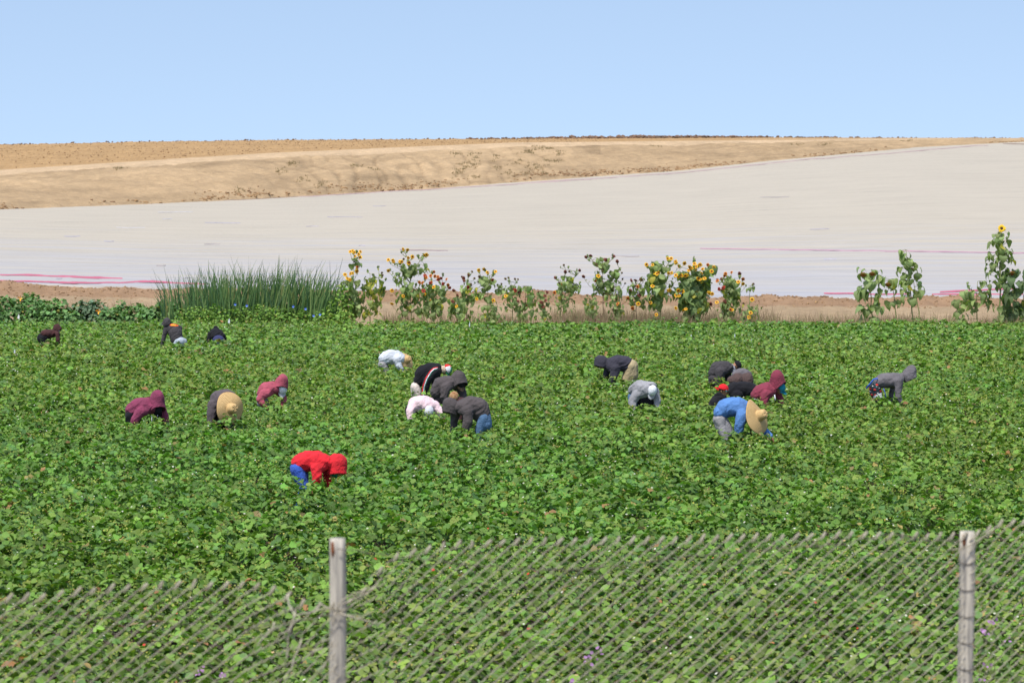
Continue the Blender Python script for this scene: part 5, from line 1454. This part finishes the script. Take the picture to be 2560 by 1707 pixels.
# 14 light grey hoodie
b = person('person in a light grey hoodie and white cap whose peak points at the camera', cC, 58.8, [(640, 560, 58, .22, .17), (640, 620, 55, .22, .17)],
       [(640, 490, 70, .2, .2), (680, 460, 84, .1, .22), (740, 470, 88, .02, .22), (780, 490, 66, -.02, .2)],
       [[(640, 520, 60, 0), (590, 600, 46, -.05), (590, 690, 36, -.12)], [(835, 520, 52, .05), (855, 600, 40, 0), (845, 690, 30, -.05)]],
       (798, 485, -.10, 66), (-.22, -.22, -.95), (.12, -.95, .3), DENIM, LGREY, side=(.85, .5, 0), fwd=(.3, -.9, 0), cap=('cap', WHITE), seed=14)
b_, sh, og, Wp, mp = person.last
s, f, t = frame((-.1, -.5, -.85), (.05, -.72, .68)); hc = Wp(792, 462, -.02)
shell('hood', hc + t * .0, Matrix((s, f, t)).transposed(), (.125, .13, .15), lambda q: q.y < -.15, LGREY, sh, og, .014, wr=.012, seed=3)
C = Blobs(); C.ell(Wp(710, 570, .06), (.15, .12, .17)); C.ell(Wp(770, 600, .06), (.15, .10, .17)); C.ell(Wp(740, 660, .08), (.16, .10, .15)); C.build('black_bib', .014, 2, BLACK, b_, og, .008, 9)
# 15 black cap, scarf
person('person in a dark grey top with a black cap and patterned scarf', cC, 68.0, [(1440, 360, 55, 0, .18), (1440, 400, 52, 0, .18)],
       [(1450, 300, 66, 0, .18), (1490, 255, 80, 0, .2), (1560, 245, 78, 0, .21), (1605, 250, 60, 0, .19)],
       [[(1505, 290, 54, -.19), (1500, 360, 44, -.22), (1490, 430, 34, -.2)], [(1600, 300, 45, .19), (1600, 370, 38, .19), (1590, 440, 30, .15)]],
       (1680, 228, 0, 60), (.50, -.25, -.8), (.75, -.15, .62), CHAR, CHAR, cap=('cap', BLACK), seed=15)
b_, sh, og, Wp, mp = person.last
S = Blobs(); S.limb([(Wp(1615, 235, -.02), .085), (Wp(1640, 250, -.02), .088), (Wp(1655, 290, -.03), .07)])
S.build('scarf', .012, 1, noisy('scarf_pattern', (.06, .06, .08), (.55, .56, .62), 30, .9, .3, 60), b_, og, .006, 16)
# 16 rear view
person('person seen from behind, grey shirt riding above rounded brown trousers', cC, 66.8, [(1690, 378, 84, -.08, .14), (1745, 378, 66, .02, .10), (1802, 378, 86, -.08, .14)],
       [(1745, 325, 66, .12, .245), (1745, 320, 64, .28, .22), (1745, 350, 60, .45, .2)],
       [[(1680, 350, 40, .45), (1670, 420, 34, .5), (1670, 470, 28, .5)], [(1810, 350, 40, .45), (1820, 420, 34, .5), (1820, 470, 28, .5)]],
       (1745, 400, .66, 50), (0, .5, -.85), (0, .8, .3), cloth('brown_trousers', (.10, .065, .06)), MGREY, side=(1, 0, 0), fwd=(0, 1, 0), leg_split=.14, hood=True, hood_r=60, seed=16)
# 18 black shirt behind the red cap
person('person in a plain black top bent low between the red cap and the maroon hood', cC, 62.2, [(1850, 470, 62, .1, .18), (1870, 520, 60, .1, .18)],
       [(1830, 480, 82, 0, .2), (1750, 475, 88, 0, .21), (1670, 475, 84, 0, .22), (1620, 490, 66, 0, .2)],
       [[(1690, 530, 56, -.18), (1670, 600, 45, -.2), (1660, 680, 34, -.2)], [(1660, 530, 50, .18), (1640, 600, 40, .18), (1630, 660, 34, .15)]],
       (1585, 520, .05, 62), (-.2, -.2, -.95), (-.9, 0, .3), BLACK, BLACK, hood=True, hood_r=70, seed=18)
# 17 red cap
person('person in a red cap and black top looking over the shoulder to the right', cC, 59.8, [(1450, 680, 60, .05, .18), (1450, 720, 55, .05, .18)],
       [(1460, 640, 72, .05, .19), (1490, 600, 76, .03, .2), (1520, 570, 66, .02, .19)],
       [[(1440, 620, 52, -.16), (1420, 700, 44, -.18), (1440, 770, 34, -.2)], [(1570, 600, 46, .15), (1590, 680, 40, .12), (1590, 760, 34, .1)]],
       (1543, 485, -.02, 60), (.85, -.40, -.25), (.05, -.12, 1), BLACK, BLACK, side=(.25, .95, 0), cap=('cap', cloth('cap_bright_red', (.78, .02, .03)), None, None, True), seed=17)
b_, sh, og, Wp, mp = person.last
C = Blobs(); C.limb([(Wp(1475, 545, -.02), .06), (Wp(1500, 530, -.06), .065), (Wp(1540, 555, -.08), .055)]); C.build('collar', .014, 2, BLACK, sh, og, .006, 9)
s, f, t = frame((.85, -.40, -.25), (.05, -.12, 1)); hd = Wp(1543, 485, -.02)
for q in (-1, 1):
    bm = bmesh.new(); bmesh.ops.create_icosphere(bm, subdivisions=2, radius=.012); bmesh.ops.translate(bm, verts=bm.verts, vec=hd + f * .083 + s * q * .03 + t * .0 - og); bm_obj('eye', bm, noisy('eye_white', (.6, .58, .55), (.05, .03, .02), 60, .3, 0, 9), b_)
shell('short_hair', hd + t * .01, Matrix((s, f, t)).transposed(), (.079, .096, .108), lambda q: q.y < .25 and q.z > -.35, noisy('black_hair', (.012, .01, .01), (.03, .025, .02), 60, .6, .5, 120), b_, og, .006, wr=.002)
bm = bmesh.new(); tube(bm, [hd + f * .096 - s * .07 + t * .03 - og, hd + f * .105 + t * .03 - og, hd + f * .09 + s * .07 + t * .03 - og], [.008, .012, .008], 8); bm_obj('glasses', bm, noisy('teal_lens', (.02, .30, .32), (.02, .25, .3), 5, .2, 0, 9), b_)
# 19 maroon hood, teal
b = person('person in a maroon hoodie with a teal cap peak showing, right of the group', cC, 60.8, [(1890, 590, 55, .05, .17), (1885, 630, 50, .05, .17)],
       [(1895, 540, 66, .02, .19), (1940, 500, 84, 0, .21), (2010, 480, 86, 0, .22), (2060, 480, 66, 0, .2)],
       [[(1985, 530, 56, -.19), (1960, 600, 44, -.23), (1990, 650, 32, -.25)], [(2130, 540, 42, .12), (2160, 590, 32, .08), (2165, 640, 28, .02)]],
       (2138, 465, -.03, 76), (.62, -.30, -.66), (.6, -.55, .6), GREYT, MARO, hood=True, hood_r=86, hood_peak=.5, hood_off=(-22, -35), hood_open=.5, cap=('cap', cloth('teal_cloth', (.02, .30, .42))), seed=19)
b_, sh, og, Wp, mp = person.last
cord('white_strap', [Wp(2075, 525, -.2), Wp(2082, 560, -.21), Wp(2080, 585, -.2)], .014, WHITE, sh, og)
# 20 blue, big straw hat
b = person('person in a blue sweatshirt and wide straw hat at the front of the right group', cC, 51.4, [(1510, 790, 78, 0, .185), (1550, 870, 88, 0, .18), (1580, 930, 78, 0, .17)],
       [(1520, 720, 82, 0, .19), (1580, 665, 104, 0, .21), (1680, 655, 110, 0, .225), (1760, 680, 96, 0, .22), (1800, 705, 66, .04, .16)],
       [[(1740, 740, 74, -.2), (1705, 830, 60, -.25), (1700, 950, 44, -.22)], [(1840, 800, 46, .26), (1950, 880, 44, .16), (2040, 965, 36, .1)]],
       (1885, 750, 0, 60), (.3, -.25, -.95), (.85, -.3, .25), GREYT, BLUE, cap=('straw', (1905, 742, -.30, (.76, -.53, .36), .325, .15, .022, 5, .32)), seed=20)
b_, sh, og, Wp, mp = person.last
cord('hanging_strap', [Wp(1835, 790, -.05), Wp(1840, 860, -.08), Wp(1832, 920, -.07), Wp(1836, 985, -.05)], .013, BLACK, b_, og)
# 21 far right, floral
b = person('person far right in a grey hoodie with a floral skirt, blue ribbon and white apron', cE, 61.5, [(850, 860, 150, 0, .18), (880, 1000, 160, 0, .18)],
       [(960, 730, 150, 0, .19), (1080, 700, 195, 0, .205), (1230, 695, 200, 0, .22), (1370, 660, 160, 0, .22), (1470, 630, 115, 0, .18)],
       [[(1400, 700, 120, -.19), (1400, 900, 95, -.22), (1395, 1080, 78, -.23), (1480, 1210, 60, -.25)], [(1330, 850, 80, .2), (1290, 1030, 62, .22), (1270, 1200, 52, .2)]],
       (1690, 590, 0, 150), (.42, -.12, -.9), (.85, 0, .45), cloth('floral_base', (.03, .045, .055)), MGREY, hood=True, hood_r=170, hood_peak=.35, hood_open=.6, mask=('mask_black', (.02, .02, .025)), seed=21, wr=.011)
b_, sh, og, Wp, mp = person.last
tr = [c for c in b_.children if c.name.startswith('trousers')][0]
cord('blue_ribbon', [Wp(900, 640, -.16), Wp(800, 650, -.2), Wp(720, 760, -.16), Wp(630, 880, -.1)], .017, cloth('ribbon_blue', (.06, .14, .7)), b_, og)
FR, FW, FT = cloth('print_red', (.65, .05, .04)), cloth('print_white', (.75, .75, .72)), cloth('print_mint', (.35, .6, .5))
random.seed(4)
for (x, y, m) in [(900, 800, FR), (740, 890, FR), (865, 1045, FR), (850, 915, FR), (850, 780, FT), (890, 845, FT), (745, 960, FW), (960, 880, FW), (840, 1075, FT), (920, 1000, FW), (800, 830, FW), (780, 1040, FR), (990, 950, FR)]:
    for q in range(2):
        w = 26 if m is FR else 14
        decal(tr, [(x - w + q * 12, y - q * 8, w * .45), (x + q * 10, y + q * 8, w * .9), (x + w, y - q * 6, w * .4)], m, 'flower_print', cE, 61.5, org=og, n=3, lift=.005 + .002 * q)
decal(tr, [(830, 1130, 50), (940, 1080, 55), (1060, 1040, 60)], WHITE, 'apron', cE, 61.5, org=og, lift=.012)
cord('apron_string', [Wp(1040, 880, -.18), Wp(1070, 960, -.18), Wp(1100, 1100, -.17)], .010, cloth('ribbon_blue', (.06, .14, .7)), b_, og)
